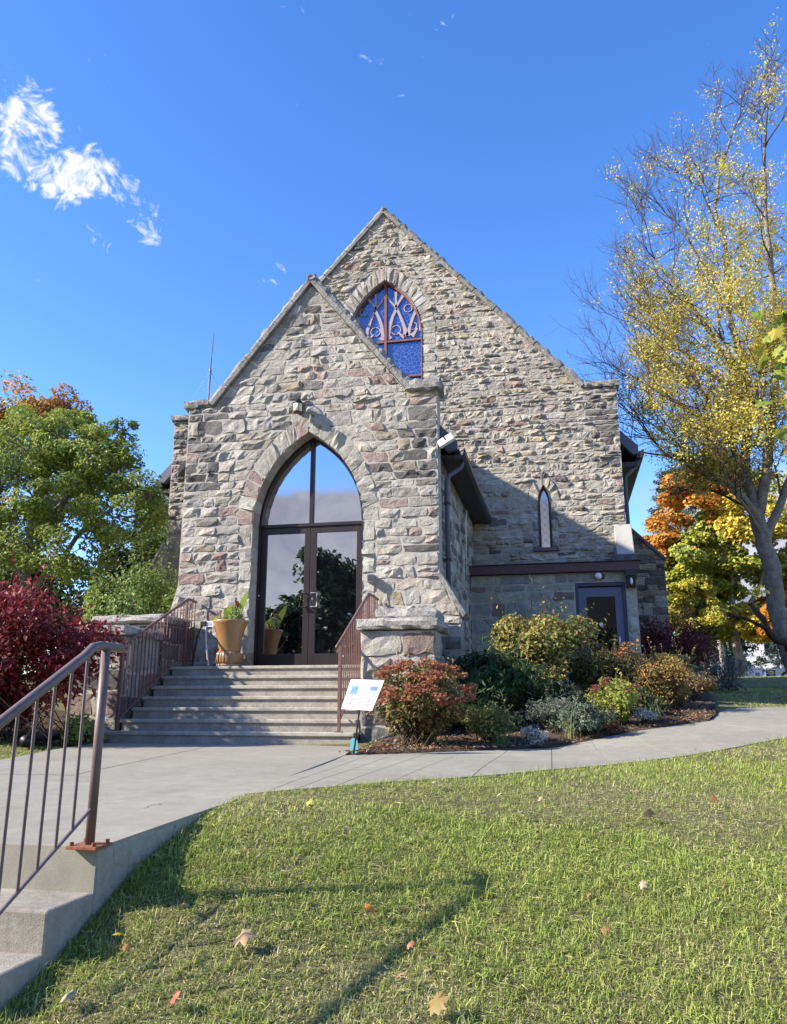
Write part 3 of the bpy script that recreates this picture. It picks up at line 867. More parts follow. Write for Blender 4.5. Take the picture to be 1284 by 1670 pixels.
def nave():
    fr = Frame((0, YN, 0), (1, 0, 0))
    win = Arch(-4.48, 1.08, 8.3, 10.72, 12.52, .42, .40)
    lan = Arch(-.24, .155, 4.46, 5.68, 6.13, .26, .16)
    sl = 1.112
    def outer(z):
        if z < 4.2: return (-10.82, 1.80)
        if z <= 8.72: return (-10.80, 1.76)
        h = (14.72-z)/sl
        return (NC-h, NC+h)
    def iv(z):
        l, r = outer(z); out = [(l, r)]
        holes = []
        if z < 5.5: holes.append((-7.12, -2.12))
        for a in (win, lan):
            h = a.hole(z)
            if h: holes.append(h)
        for h in holes:
            new = []
            for a, b in out:
                if h[0] > a and h[1] < b: new += [(a, h[0]), (h[1], b)]
                else: new.append((a, b))
            out = new
        return out
    wall = MB()
    st, sp = lay(iv, [2.0, 4.46, 5.5, 5.68, lan.top, 8.3, 8.72, 10.72, win.top, 14.7], (.10, .20), (.20, .52), rs, und=.035, split=.12)
    strips_mesh(wall, sp, fr, .45)
    for a, L, dp in ((win, .2, .3), (lan, .17, .3)):
        for q in a.ring(L, rs, (.18, .34)):
            c = list(q); ar = sum(c[i][0]*c[(i+1) % 4][1]-c[(i+1) % 4][0]*c[i][1] for i in range(4))
            if ar < 0: c = [q[1], q[0], q[3], q[2]]
            c = np.array(c); inn = c.copy(); inn[0] += (c[3]-c[0])*.05; inn[1] += (c[2]-c[1])*.05
            strips_mesh(wall, [inn], fr, .43)
            V, F, ce = ring_stone(q, fr, rs.uniform(.04, .075), rs, dp)
            stash(fr(V), F, stone_color(rs, .05, .05, .04)*1.03)
    wall.build('nave_wall', M['mortar'], church)
    for c in st:
        ctr = np.mean(c, axis=0)
        if ctr[0] < -7.4 and ctr[1] < 3: pass
        corner = min(abs(ctr[0]+10.8), abs(ctr[0]-1.76)) < .7
        dark = .6 if (corner and ctr[1] > 6.2) else .04
        color = stone_color(rs, .07, .05, dark)*np.array((1.03, 1., .95))
        V, F = stone_geo(c, rs.uniform(.03, .068), rs, 4 if (c[1][0]-c[0][0]) > .35 else 3, 2, gap=.004, rough=1.25)
        stash(fr(V), F, color)
    # body behind the gable
    m = MB()
    m.box((-10.75, YN+.46, 0), (1.66, 31, 7.4)); m.build('nave_body', M['mortar'], church)
    m = MB()
    for s in (-1, 1):
        xe, ze, rid = NC+s*6.78, 6.98, 14.25
        m.prism([(NC, rid), (NC, rid-.2), (xe, ze-.2), (xe, ze)], 'y', YN+.46, 31.3)
    m.build('nave_roof', M['roof'], church)
    # right and left eaves seen beside the gable
    for s in (-1, 1):
        b = NC+s*6.28
        m = MB(); m.prism([(b, 7.58), (b+s*.46, 7.10), (b+s*.46, 6.90), (b+s*.34, 6.86), (b, 7.22)], 'y', YN+.20, YN+.44); m.build('barge_board', M['fascia_blue'], church)
        m = MB(); m.box((b+s*.02, YN+.3, 6.58), (b+s*.42, 31, 6.70)); m.build('soffit', M['trim'], church)
        m = MB(); m.prism([(b+s*.40, 6.78), (b+s*.56, 6.78), (b+s*.60, 6.86), (b+s*.60, 7.0), (b+s*.56, 7.0), (b+s*.42, 6.9)], 'y', YN+.22, 31); m.build('gutter', M['trim'], church)
        m = MB(); m.tube([(b+s*.48, YN+.4, 6.78), (b+s*.40, YN+.4, 6.6), (b+s*.12, YN+.4, 6.35), (b+s*.09, YN+.4, 6.1), (b+s*.09, YN+.4, 1.2)], .05, 10); m.build('downpipe', M['fascia_blue'], church, smooth=True)
    for side in (-1, 1):
        x0, z0, x1, z1 = NC+side*5.40, 8.74, NC, 14.74
        L = math.hypot(x1-x0, z1-z0); k = 10; cut = np.linspace(0, 1, k+1); cut[1:-1] += rs.normal(0, .01, k-1)
        nn = np.array([side*abs(z1-z0)/L, abs(x1-x0)/L])
        coping_run((x0, z0), (x1, z1), nn, cut, YN-.08, YN+.5, .15, church)
    rough_block((NC-.10, YN-.085, 14.70), (NC+.10, YN+.5, 14.95), rs, .05, (4, 3, 3), 'apex_stone', M['coping'], church)
    rough_block((NC+5.36, YN-.08, 8.70), (NC+6.37, YN+.5, 8.90), rs, .035, (7, 4, 3), 'shoulder_cap', M['coping'], church)
    rough_block((NC-6.39, YN-.08, 8.66), (NC-5.36, YN+.5, 8.86), rs, .035, (7, 4, 3), 'shoulder_cap', M['coping'], church)
    # weathered buttress foot at the right corner with its smooth sloping cap
    m = MB(); m.prism([(YN+.05, 3.6), (YN-.42, 3.6), (YN-.42, 4.18), (YN-.02, 4.98), (YN+.05, 4.98)], 'x', 1.46, 1.88); m.build('buttress_cap', M['limestone'], church, bevel=.015)
    m = MB(); m.box((1.44, YN-.45, 3.55), (1.90, YN-.02, 4.14)); m.build('buttress', M['dark_coping'], church)
    # left corner buttress with sloping cap
    m = MB(); m.prism([(-10.75, 5.0), (-11.22, 4.12), (-11.22, 4.0), (-10.75, 4.85)], 'y', YN-.3, YN+.45); m.build('buttress_cap', M['limestone'], church, bevel=.015)
    m = MB(); m.prism([(-10.74, 4.84), (-11.18, 4.0), (-11.18, .5), (-10.74, .5)], 'y', YN-.24, YN+.4); m.build('buttress', M['mortar'], church)
    fb = Frame((0, YN-.24, 0), (1, 0, 0))
    st, sp = lay(lambda z: [(-11.18 if z < 4.0 else -11.18+(z-4.0)*.52, -10.74)], [.5, 4.0, 4.8], (.15, .28), (.25, .5), rs)
    for c in st:
        V, F = stone_geo(c, .04, rs, 2, 1); stash(fb(V), F, stone_color(rs, .25, .1, .1))
    # side buttress further back on the right
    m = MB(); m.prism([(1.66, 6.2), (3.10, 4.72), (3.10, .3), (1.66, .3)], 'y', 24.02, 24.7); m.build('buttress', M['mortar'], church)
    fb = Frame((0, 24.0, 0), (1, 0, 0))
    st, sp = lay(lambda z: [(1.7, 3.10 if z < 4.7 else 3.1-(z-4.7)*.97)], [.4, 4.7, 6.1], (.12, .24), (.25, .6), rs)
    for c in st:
        V, F = stone_geo(c, .04, rs, 3, 2); stash(fb(V), F, stone_color(rs, .1, .02, .5)*.8)  # shade cast by the nave is put into these darker stone colours
    m = MB(); m.prism([(1.66, 6.28), (1.66, 6.16), (3.12, 4.66), (3.18, 4.72)], 'y', 23.93, 24.75); m.build('buttress_cap', M['dark_coping'], church)
    return win, lan

def annex():
    fr = Frame((0, YA, 0), (1, 0, 0))
    def iv(z):
        l, r = -2.08, 1.81
        return [(l, .40), (1.56, r)] if z < 3.38 else [(l, r)]
    st, sp = lay(iv, [.3, 3.38, 3.62], (.24, .40), (.3, .75), rs, und=.02, split=.12)
    m = MB(); strips_mesh(m, sp, fr, .3); m.build('annex_wall', M['mortar'], church)
    pal = np.array([(.36, .37, .31), (.40, .395, .325), (.33, .34, .32), (.43, .41, .34)])
    for c in st:
        r = rs.random(); ctr = np.mean(c, axis=0)
        color = np.array((.29, .20, .185)) if r < .07 else pal[rs.integers(4)]*rs.uniform(.9, 1.12)
        if ctr[0] > 1.56: color = pal[3]*1.12 if r > .2 else np.array((.31, .20, .18))
        V, F = stone_geo(c, rs.uniform(.014, .034), rs, 3, 2, gap=.012, rough=.5)
        stash(fr(V), F, color)
    m = MB(); m.box((-2.05, YA+.31, .3), (1.78, YN-.02, 3.7)); m.build('annex_body', M['mortar'], church)
    m = MB(); m.box((-2.08, YA-.16, 3.63), (1.90, YA-.10, 3.84)); m.build('fascia_board', M['red_trim'], church, bevel=.006)
    m = MB(); m.prism([(YA-.19, 3.862), (YN-.03, 3.95), (YN-.03, 3.85), (YA-.19, 3.845)], 'x', -2.06, 1.93)
    m.F = m.F; m.build('annex_roof', M['roof'], church)
    m = MB(); m.box((1.5, YA+.0, 3.64), (1.86, YA-.08, 3.72)); m.build('soffit', M['trim'], church)
    # side door: frame, leaf, glass, handle
    d = empty('side_door', (.98, YA, 1.25)); d.parent = church; d.location = Vector((.98, YA, 1.25))-Vector(church.location)
    f = M['door_blue']
    m = MB(); m.box((.40, YA+.02, 1.2), (.47, YA+.16, 3.37)); m.box((1.49, YA+.02, 1.2), (1.56, YA+.16, 3.37)); m.box((.47, YA+.02, 3.30), (1.49, YA+.16, 3.37)); m.build('frame', M['door_frame'], d)
    m = MB(); m.box((.475, YA+.07, 1.22), (.65, YA+.115, 3.27)); m.box((1.31, YA+.07, 1.22), (1.485, YA+.115, 3.27)); m.box((.65, YA+.07, 3.05), (1.31, YA+.115, 3.27)); m.box((.65, YA+.07, 1.22), (1.31, YA+.115, 1.5)); m.build('leaf', f, d)
    m = MB(); m.box((.65, YA+.085, 1.5), (1.31, YA+.095, 3.05)); m.build('pane', M['dark_glass'], d)
    m = MB(); m.box((1.34, YA+.0, 1.85), (1.37, YA+.03, 2.1)); m.box((1.34, YA+.03, 1.86), (1.37, YA+.07, 1.88)); m.box((1.34, YA+.03, 2.07), (1.37, YA+.07, 2.09)); m.build('handle', M['steel'], d)
    m = MB(); m.add(*disc((.96, YA+.080, 2.40), .045, (0, -1, 0))); m.build('sticker', M['white'], d)
    m = MB(); m.box((.40, YA+.17, 1.2), (1.56, YA+.30, 3.38)); m.build('reveal', M['trim'], d)

def disc(c, r, n, k=16):
    c = np.array(c, float); n = np.array(n, float); a = np.cross(n, (0, 0, 1.) if abs(n[2]) < .9 else (1., 0, 0)); a /= np.linalg.norm(a); b = np.cross(n, a)
    V = [c+r*(math.cos(t)*a+math.sin(t)*b) for t in np.arange(k)*2*math.pi/k]
    return V, [tuple(range(k))]
M['door_blue'] = principled('slate_blue_paint', (.115, .13, .20), .45, noise=[(4, .9, 1.1)])
M['door_frame'] = principled('dark_blue_frame', (.05, .052, .085), .5, noise=[(4, .9, 1.1)])

arch = porch()
win, lan = nave()
annex()
flush_stash('rubble_stones', M['stone'], church)

# ---- main entrance: bronze frame, two leaves, transom lights
def entrance():
    y = YP+.34
    e = empty('entrance_door', (arch.cx, y, 1.225)); e.parent = church; e.location = Vector((arch.cx, y, 1.225))-Vector(church.location)
    zt = 3.93; zb = 1.23; cx = arch.cx-.02
    def arc_band(in0, in1, y0, y1, zb_):
        o = arch.outline(in0, 18, zb_); i = arch.outline(in1, 18, zb_)
        n = len(o); V = []
        for yy in (y0, y1):
            V += [(p[0], yy, p[1]) for p in o]+[(p[0], yy, p[1]) for p in i]
        F = []
        for k in range(1, n):
            a, b = k, (k+1) % n
            F += [(a, n+a, n+b, b), (2*n+b, 3*n+b, 3*n+a, 2*n+a), (n+a, 3*n+a, 3*n+b, n+b), (b, 2*n+b, 2*n+a, a)]
        F += [(0, n, 3*n, 2*n), (1, 2*n+1, 3*n+1, n+1)]
        return V, F
    V, F = arc_band(-.02, .055, y-.04, y+.10, zb)
    me = np_mesh('frame', V, F, M['bronze']); fix_normals(me); link('frame', me, e)
    m = MB(); m.box((cx-1.02, y-.035, zt-.005), (cx+1.06, y+.09, zt+.06)); m.build('transom', M['bronze'], e, bevel=.004)
    m = MB(); m.box((cx-.036, y-.03, zt+.06), (cx+.036, y+.09, arch.apex-.06)); m.build('mullion', M['bronze'], e, bevel=.004)
    # upper lights
    o = arch.outline(.05, 18, zt+.06)
    for s in (-1, 1):
        pts = [p for p in o if (p[0]-cx)*s > .02 and p[1] >= zt+.059]
        pts = [np.array([cx+s*.03, zt+.06])]+(sorted(pts, key=lambda p: p[1]))+[np.array([cx+s*.03, arch.apex-.09])]
        V = [(p[0], y+.03, p[1]) for p in pts]
        me = np_mesh('pane', V, [tuple(range(len(V)))], M['door_glass']); 
        if me.polygons[0].normal.y > 0: me.flip_normals()
        link('pane', me, e)
    # leaves
    for s in (-1, 1):
        x0, x1 = (cx-1.0, cx-.004) if s < 0 else (cx+.004, cx+1.035)
        lf = MB(); sw = .115
        lf.box((x0, y-.01, zb), (x0+sw, y+.05, zt-.012)); lf.box((x1-sw, y-.01, zb), (x1, y+.05, zt-.012))
        lf.box((x0+sw, y-.01, zt-.13), (x1-sw, y+.05, zt-.012)); lf.box((x0+sw, y-.01, zb), (x1-sw, y+.05, zb+.26))
        o_ = lf.build('leaf', M['bronze'], e, bevel=.004)
        m = MB(); m.box((x0+sw, y+.015, zb+.26), (x1-sw, y+.025, zt-.13)); m.build('pane', M['door_glass'], o_)
        hx = cx+s*.055; hx2 = cx+s*.17
        m = MB(); m.tube([(hx, y-.01, 2.36), (hx, y-.075, 2.36), (hx2, y-.075, 2.36), (hx2, y-.075, 2.62), (hx, y-.075, 2.62), (hx, y-.01, 2.62)], .013, 8); m.build('handle', M['grey_metal'] if s > 0 else M['black'], o_)
    m = MB(); m.add(*disc((cx+.06, y-.013, 2.52), .024, (0, -1, 0))); m.build('lock', M['steel'], e)
    m = MB(); m.box((cx+.60, y-.014, zb+.20), (cx+.70, y-.010, zb+.222)); m.build('door_plate', M['white'], e)
    m = MB(); m.add(*disc((cx-1.0, y-.043, 2.60), .014, (0, -1, 0))); m.add(*disc((cx+1.045, y-.043, 2.66), .014, (0, -1, 0))); m.build('screw_cover', M['white'], e)
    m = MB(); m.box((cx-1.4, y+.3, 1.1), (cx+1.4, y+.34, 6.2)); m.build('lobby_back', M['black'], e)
entrance()

# ---- traceried window in the nave gable
def stained_mat():
    m, nt = new_mat('stained_glass'); N = nt.nodes.new; L = nt.links.new
    out = N('ShaderNodeOutputMaterial'); p = N('ShaderNodeBsdfPrincipled'); g = N('ShaderNodeBsdfGlossy'); mx = N('ShaderNodeMixShader')
    geo = N('ShaderNodeNewGeometry'); v = N('ShaderNodeTexVoronoi'); v.feature = 'DISTANCE_TO_EDGE'; v.inputs['Scale'].default_value = 8.5
    L(geo.outputs['Position'], v.inputs['Vector'])
    mr = N('ShaderNodeMapRange'); mr.inputs['From Min'].default_value = .006; mr.inputs['From Max'].default_value = .026; L(v.outputs['Distance'], mr.inputs['Value'])
    c = N('ShaderNodeMixRGB'); c.inputs[1].default_value = (.22, .38, .66, 1); c.inputs[2].default_value = (.012, .03, .14, 1); L(mr.outputs[0], c.inputs[0])
    L(c.outputs[0], p.inputs['Base Color']); p.inputs['Roughness'].default_value = .3
    g.inputs['Roughness'].default_value = .03; g.inputs['Color'].default_value = (.45, .62, 1, 1)
    mx.inputs[0].default_value = .15
    L(p.outputs[0], mx.inputs[1]); L(g.outputs[0], mx.inputs[2]); L(mx.outputs[0], out.inputs[0])
    return m
M['stained'] = stained_mat()
M['tracery'] = principled('pale_tracery', (.40, .32, .36), .7, noise=[(12, .85, 1.1)])
def gable_window():
    y = YN+.16
    e = empty('gable_window', (win.cx, y, 8.3)); e.parent = church; e.location = Vector((win.cx, y, 8.3))-Vector(church.location)
    o = win.outline(-.02, 16); i = win.outline(.05, 16); n = len(o); V = []; F = []
    for yy in (y-.05, y+.08): V += [(p[0], yy, p[1]) for p in o]+[(p[0], yy, p[1]) for p in i]
    for k in range(1, n):
        a, b = k, (k+1) % n
        F += [(a, n+a, n+b, b), (n+a, 3*n+a, 3*n+b, n+b)]
    me = np_mesh('frame', V, F, M['copper']); link('frame', me, e)
    m = MB(); m.box((win.cx-.035, y-.045, 8.3), (win.cx+.035, y+.05, win.apex-.05)); m.build('mullion', M['copper'], e)
    for z in (10.62, 9.52):
        m = MB(); m.box((win.cx-1.05, y-.035, z), (win.cx+1.05, y+.05, z+.055)); m.build('glazing_bar', M['copper'], e)
    V = [(p[0], y+.03, p[1]) for p in win.outline(.03, 16)]
    me = np_mesh('pane', V, [tuple(range(len(V)))], M['stained'])
    if me.polygons[0].normal.y > 0: me.flip_normals()
    link('pane', me, e)
    # tracery ribs, in metres from the window axis; (points, widths)
    z0 = 10.70
    ribs = []
    for s in (-1, 1):
        ribs += [([(.30*s, 1.50), (.30*s, 1.30), (.30*s, 1.02)], [.05, .035, .04]),
                 ([(.30*s, 1.02), (.13*s, 1.22), (.035*s, 1.40)], [.04, .026, .026]),
                 ([(.30*s, 1.02), (.42*s, 1.22), (.52*s, 1.38)], [.04, .04, .06]),
                 ([(.32*s, .98), (.20*s, .72), (.12*s, .45), (.08*s, .10)], [.05, .05, .06, .055]),
                 ([(.32*s, .98), (.45*s, .66), (.55*s, .35), (.60*s, .08)], [.045, .045, .06, .10]),
                 ([(.92*s, .92), (.80*s, .66), (.70*s, .35), (.64*s, .08)], [.07, .05, .05, .08]),
                 ([(.92*s, .30), (.84*s, .16), (.76*s, .07)], [.03, .05, .10]),
                 ([(.17*s, .10), (.10*s, .05), (.05*s, .06)], [.05, .05, .05]),
                 ([(.36*s, .22), (.46*s, .12), (.55*s, .07)], [.02, .04, .08]),
                 ([(.98*s, .70), (.99*s, .45), (1.0*s, .2)], [.035, .03, .03])]
    for pts, wd in ribs:
        m = MB(); P = np.array(pts); 
        T = np.gradient(P, axis=0); T /= np.linalg.norm(T, axis=1)[:, None]; Nn = np.stack([-T[:, 1], T[:, 0]], 1)
        w_ = np.array(wd)[:, None]
        Lf, Rt = P+Nn*w_*.8, P-Nn*w_*.8
        poly = [(win.cx+p[0], z0+p[1]) for p in Lf]+[(win.cx+p[0], z0+p[1]) for p in Rt[::-1]]
        m.prism(poly, 'y', y-.012, y+.025); ob = m.build('tracery_rib', M['tracery'], e)
        fix_normals(ob.data)
    for s in (-1, 1):
        for (x, z, r) in ((.30, .30, .14), (.80, .38, .11), (.66, .95, .12), (.42, .36, .0)):
            if r <= 0: continue
            a = np.linspace(0, 2*math.pi, 15)
            m = MB(); m.tube([(win.cx+s*x+r*math.cos(t), y+.012, z0+z+r*math.sin(t)) for t in a], .016, 6, caps=False); m.build('tracery_ring', M['tracery'], e)
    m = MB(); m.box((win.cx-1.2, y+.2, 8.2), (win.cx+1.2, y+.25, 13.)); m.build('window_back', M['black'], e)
gable_window()

def lancet():
    y = YN+.20
    e = empty('lancet_window', (lan.cx, y, 4.46)); e.parent = church; e.location = Vector((lan.cx, y, 4.46))-Vector(church.location)
    o = lan.outline(-.02, 8); i = lan.outline(.05, 8); n = len(o); V = []; F = []
    for yy in (y-.06, y+.05): V += [(p[0], yy, p[1]) for p in o]+[(p[0], yy, p[1]) for p in i]
    for k in range(0, n):
        a, b = k, (k+1) % n
        F += [(a, n+a, n+b, b), (n+a, 3*n+a, 3*n+b, n+b)]
    link('frame', np_mesh('frame', V, F, M['red_trim']), e)
    V = [(p[0], y, p[1]) for p in lan.outline(.04, 8)]
    me = np_mesh('pane', V, [tuple(range(len(V)))], M['lancet_glass'])
    if me.polygons[0].normal.y > 0: me.flip_normals()
    link('pane', me, e)
    for k in range(6):
        z = 4.6+k*.2
        m = MB(); m.tube([(lan.cx-.10, y-.006, z), (lan.cx+.10, y-.006, z+.2)], .003, 4); m.tube([(lan.cx+.10, y-.006, z), (lan.cx-.10, y-.006, z+.2)], .003, 4); m.build('lead_came', M['trim'], e)
    m = MB(); m.box((lan.cx-.33, YN-.10, 4.36), (lan.cx+.33, YN+.18, 4.455)); m.build('sill', M['sill'], e, bevel=.012)
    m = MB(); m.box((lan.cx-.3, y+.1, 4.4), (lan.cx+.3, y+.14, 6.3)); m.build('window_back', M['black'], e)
M['sill'] = principled('purple_sandstone', (.14, .10, .12), .85, noise=[(10, .8, 1.2)], bump=[(60, .4, .008)])
lancet()
# ------------------------------------------------------------------ entrance stairs, piers and railings
def stairs():
    s = empty('entrance_stairs', (-4.85, 12.2, 0), 0, 'wide seven-tread concrete stairs rising to the arched glass doors', 'stairs')
    xl, xr = -6.82, -2.95
    for i in range(7):
        y0 = 11.35+.31*i; z = .175*(i+1)
        last = i == 6
        l = -6.98 if i == 0 else xl
        st = MB(); st.box((l+.03, y0+.03, z-.175-(.12 if i == 0 else 0)), (xr-.01, y0+.40 if not last else y0+.6, z-.05)); o = st.build('riser', M['riser'], s)
        t = MB(); t.box((l, y0-.005, z-.055), (xr, (y0+.345) if not last else 14.36, z)); t.build('tread', M['step_concrete'], s, bevel=.012)
    m = MB(); m.box((xl+.01, 13.6, 0), (xr-.03, 14.0, 1.17)); m.build('landing_core', M['step_concrete'], s)
M['riser'] = principled('stained_riser_concrete', (.35, .325, .28), .95, noise=[(3, .7, 1.15), (40, .75, 1.2), (150, .7, 1.25)], bump=[(90, .7, .008)], spec=.1)
stairs()

def pier(name, label, blocks, seed):
    """blocks: (x0, x1, y0, y1, ztop, capthick)"""
    rg = np.random.default_rng(seed)
    b0 = blocks[0]
    p = empty(name, ((b0[0]+b0[1])/2, b0[2], 0), 0, label, 'stone pier')
    core = MB()
    for k, (x0, x1, y0, y1, zt, ct, zb) in enumerate(blocks):
        core.box((x0+.02, y0+.02, zb-.3), (x1-.02, y1, zt-ct-.004-.003*k))
    core.build('mortar_core', M['mortar'], p)
    for k, (x0, x1, y0, y1, zt, ct, zb) in enumerate(blocks):
        faces = [(Frame((0, y0+.02, 0), (1, 0, 0)), x0, x1), (Frame((x1-.02, 0, 0), (0, 1, 0)), y0+.03, y1), (Frame((x0+.02, 0, 0), (0, -1, 0)), -y1, -y0-.03)]
        for fr, a, b in faces:
            st, _ = lay(lambda z: [(a, b)], [zb, zt-ct-.005], (.24, .42), (.35, .75), rg, und=.03, split=.1)
            for c in st:
                V, F = stone_geo(c, rg.uniform(.035, .06), rg, 3, 2, gap=.006, rough=1.1)
                color = stone_color(rg, .12, .03, .42)*.86  # stones of both piers darkened to carry the left one's shade
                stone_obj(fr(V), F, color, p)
        rough_block((x0-.07, y0-.08, zt-ct), (x1+.07, y1+.02, zt), rg, .035, (9, 6, 3), 'cap_stone', M['cap'], p)
    return p
M['cap'] = principled('weathered_cap_stone', (.36, .34, .31), .9, noise=[(5, .75, 1.15), (40, .65, 1.3)], var=(7, (.18, .18, .175), .52, .75), bump=[(14, .8, .04), (70, .7, .012)], spec=.2)
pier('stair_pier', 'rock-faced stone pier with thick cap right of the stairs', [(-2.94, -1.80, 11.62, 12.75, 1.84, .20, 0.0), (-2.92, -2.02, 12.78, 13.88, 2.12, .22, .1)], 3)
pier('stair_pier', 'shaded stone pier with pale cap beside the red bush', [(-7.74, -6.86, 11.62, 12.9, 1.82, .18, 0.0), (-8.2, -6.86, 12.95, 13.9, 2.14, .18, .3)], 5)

def stair_rail(name, label, x, base_y, pts, wall_y, n_bal):
    """pts: lower end and knee of the handrail (y, z)"""
    r = empty(name, (x, base_y, .18), 0, label, 'handrail')
    (ya, za), (yb, zb) = pts
    m = MB(); m.tube([(x, ya-.10, za-.05), (x, ya, za), (x, yb, zb), (x, yb+.08, zb+.015), (x, wall_y, zb-.0)], .024, 10); m.build('handrail', M['rail_red'], r, smooth=True)
    sl = (zb-za)/(yb-ya)
    posts = [(base_y, .175)] + [(yb, 1.225)]
    for y, z in posts:
        m = MB(); m.box((x-.021, y-.021, z), (x+.021, y+.021, za+(y-ya)*sl if y < yb else zb)); m.build('post', M['rail_red'], r)
        m = MB(); m.box((x-.055, y-.055, z), (x+.055, y+.055, z+.012)); m.build('foot_plate', M['rail_red'], r)
    lo = lambda y: max(.175+.10, (y-11.35)*.175/.31+.175+.09)
    y1 = 13.2
    m = MB(); m.tube([(x, base_y, lo(base_y)), (x, y1, lo(y1)), (x, yb, 1.36), (x, wall_y, 1.36)], .012, 6); m.build('bottom_rail', M['rail_red'], r)
    for k in range(1, n_bal):
        y = base_y+(yb-base_y)*k/n_bal
        zl = lo(y) if y < y1 else 1.33
        m = MB(); m.box((x-.008, y-.008, zl), (x+.008, y+.008, za+(y-ya)*sl)); m.build('baluster', M['rail_red'], r)
    nb = max(3, int((wall_y-yb)/.12))
    for k in range(1, nb+1):
        y = yb+(wall_y-yb)*k/(nb+.3)
        m = MB(); m.box((x-.008, y-.008, 1.36), (x+.008, y+.008, zb)); m.build('baluster', M['rail_red'], r)
stair_rail('stair_railing', 'rust-red iron stair railing leading past the sign up to the stone pier', -3.20, 11.45, [(11.36, 1.43), (13.2, 2.42)], 13.93, 16)
stair_rail('stair_railing', 'rust-red iron stair railing on the shaded side near the red bush', -6.74, 11.45, [(11.36, 1.43), (13.55, 2.46)], 13.93, 18)

def near_rail():
    x = -2.13
    r = empty('walkway_railing', (x, 3.47, -.06), 0, 'brown tubular handrail with thin balusters along the front steps', 'handrail')
    sl = .46
    top = lambda y: .815+(y-3.36)*.545
    m = MB(); m.tube([(x, .9, top(.9)), (x, 3.30, top(3.30)), (x, 3.36, .825), (x, 3.42, .836), (x, 3.585, .836), (x, 3.605, .836)], .0215, 14); m.build('handrail', M['rail_brown'], r, smooth=True)
    m = MB(); m.tube([(x, 3.47, -.055), (x, 3.47, .83)], .0215, 14); m.build('post', M['rail_brown'], r, smooth=True)
    m = MB(); m.tube([(x, 1.3, -.89), (x, 1.3, top(1.3))], .0215, 14); m.build('post', M['rail_brown'], r, smooth=True)
    m = MB(); m.box((x-.075, 3.40, -.062), (x+.075, 3.54, -.048)); m.build('base_plate', M['rust'], r, bevel=.002)
    for dx in (-.055, .055):
        for dy in (3.415, 3.525):
            m = MB(); m.tube([(x+dx, dy, -.048), (x+dx, dy, -.032)], .010, 6); m.build('bolt', M['rust'], r)
    lo = lambda y: .10+(y-3.45)*.545
    m = MB(); m.tube([(x, .9, lo(.9)), (x, 3.452, lo(3.452))], .0085, 6); m.build('bottom_rail', M['rail_brown'], r)
    for k in range(16):
        y = 3.325-.112*k
        if y < 1.4: break
        m = MB(); m.tube([(x, y, lo(y)), (x, y, top(y)-.01)], .0068, 6); m.build('baluster', M['rail_brown'], r)
near_rail()

# ------------------------------------------------------------------ things on and around the church
def wall_lantern():
    c = np.array((-4.79, YP-.2, 6.20))
    l = empty('wall_lantern', (c[0], YP, 6.2), 0, 'small black wall lantern with cream glass above the arched doors', 'lantern')
    m = MB(); m.lathe([(.055, 0), (.085, .02), (.088, .16), (.075, .17)], c+np.array((0, 0, -.10)), 16); m.build('glass', M['cream'], l, smooth=True)
    m = MB(); m.lathe([(.10, 0), (.10, .015), (.07, .06), (.03, .10), (.012, .12)], c+np.array((0, 0, .07)), 16); m.build('hood', M['black'], l, smooth=True)
    m = MB(); m.lathe([(.075, 0), (.082, .01), (.07, .02)], c+np.array((0, 0, -.115)), 16); m.build('bottom_ring', M['black'], l)
    for a in np.arange(4)*math.pi/2+.6:
        m = MB(); m.tube([c+np.array((.09*math.cos(a), .09*math.sin(a), -.1)), c+np.array((.09*math.cos(a), .09*math.sin(a), .08))], .006, 5); m.build('cage_bar', M['black'], l)
    m = MB(); m.tube([c+np.array((0, 0, .19)), c+np.array((0, .02, .25)), c+np.array((0, .1, .26)), c+np.array((0, .17, .18)), c+np.array((0, .17, .06))], .012, 8); m.build('bracket', M['black'], l)
    m = MB(); m.box((c[0]-.045, YP-.06, 6.12), (c[0]+.045, YP+.0, 6.32)); m.build('back_plate', M['black'], l)
M['cream'] = principled('cream_lamp_glass', (.80, .70, .48), .25)
wall_lantern()

def camera_box():
    c = empty('floodlight', (-1.96, YP+.2, 5.34), 0, 'white floodlight box fixed under the eave of the entrance porch', 'floodlight')
    m = MB(); V = []
    o = MB(); o.box((-.16, -.06, -.07), (.16, .06, .07))
    rot = Vector
    a = R(-30); ca, sa = math.cos(a), math.sin(a)
    W = [(-1.93+x*ca+z*sa, YP+.06+y, 5.40-x*sa+z*ca) for x, y, z in o.V]
    m.add(W, o.F); m.build('housing', M['white'], c, bevel=.012)
    m = MB(); W = [(-1.93+x*ca+z*sa, YP+.06+y, 5.40-x*sa+z*ca) for x, y, z in MB().box((-.012, -.066, .0), (.012, -.058, .078)).V]
    m.add(W, o.F); m.build('clip', M['black'], c)
    m = MB(); m.tube([(-1.95, YP+.08, 5.4), (-2.06, YP+.28, 5.5)], .02, 6); m.build('arm', M['white'], c)
camera_box()

def keypad():
    k = empty('entry_keypad', (-3.33, YP, 2.8), 0, 'grey entry keypad box on the stone right of the doors', 'keypad')
    m = MB(); m.box((-3.39, YP-.16, 2.73), (-3.28, YP+.02, 2.88)); m.build('box', M['grey_paint'], k, bevel=.008)
    m = MB(); m.box((-3.375, YP-.166, 2.75), (-3.295, YP-.161, 2.86)); m.build('face_plate', M['door_frame'], k)
M['grey_paint'] = principled('grey_enamel', (.27, .27, .29), .5)
keypad()

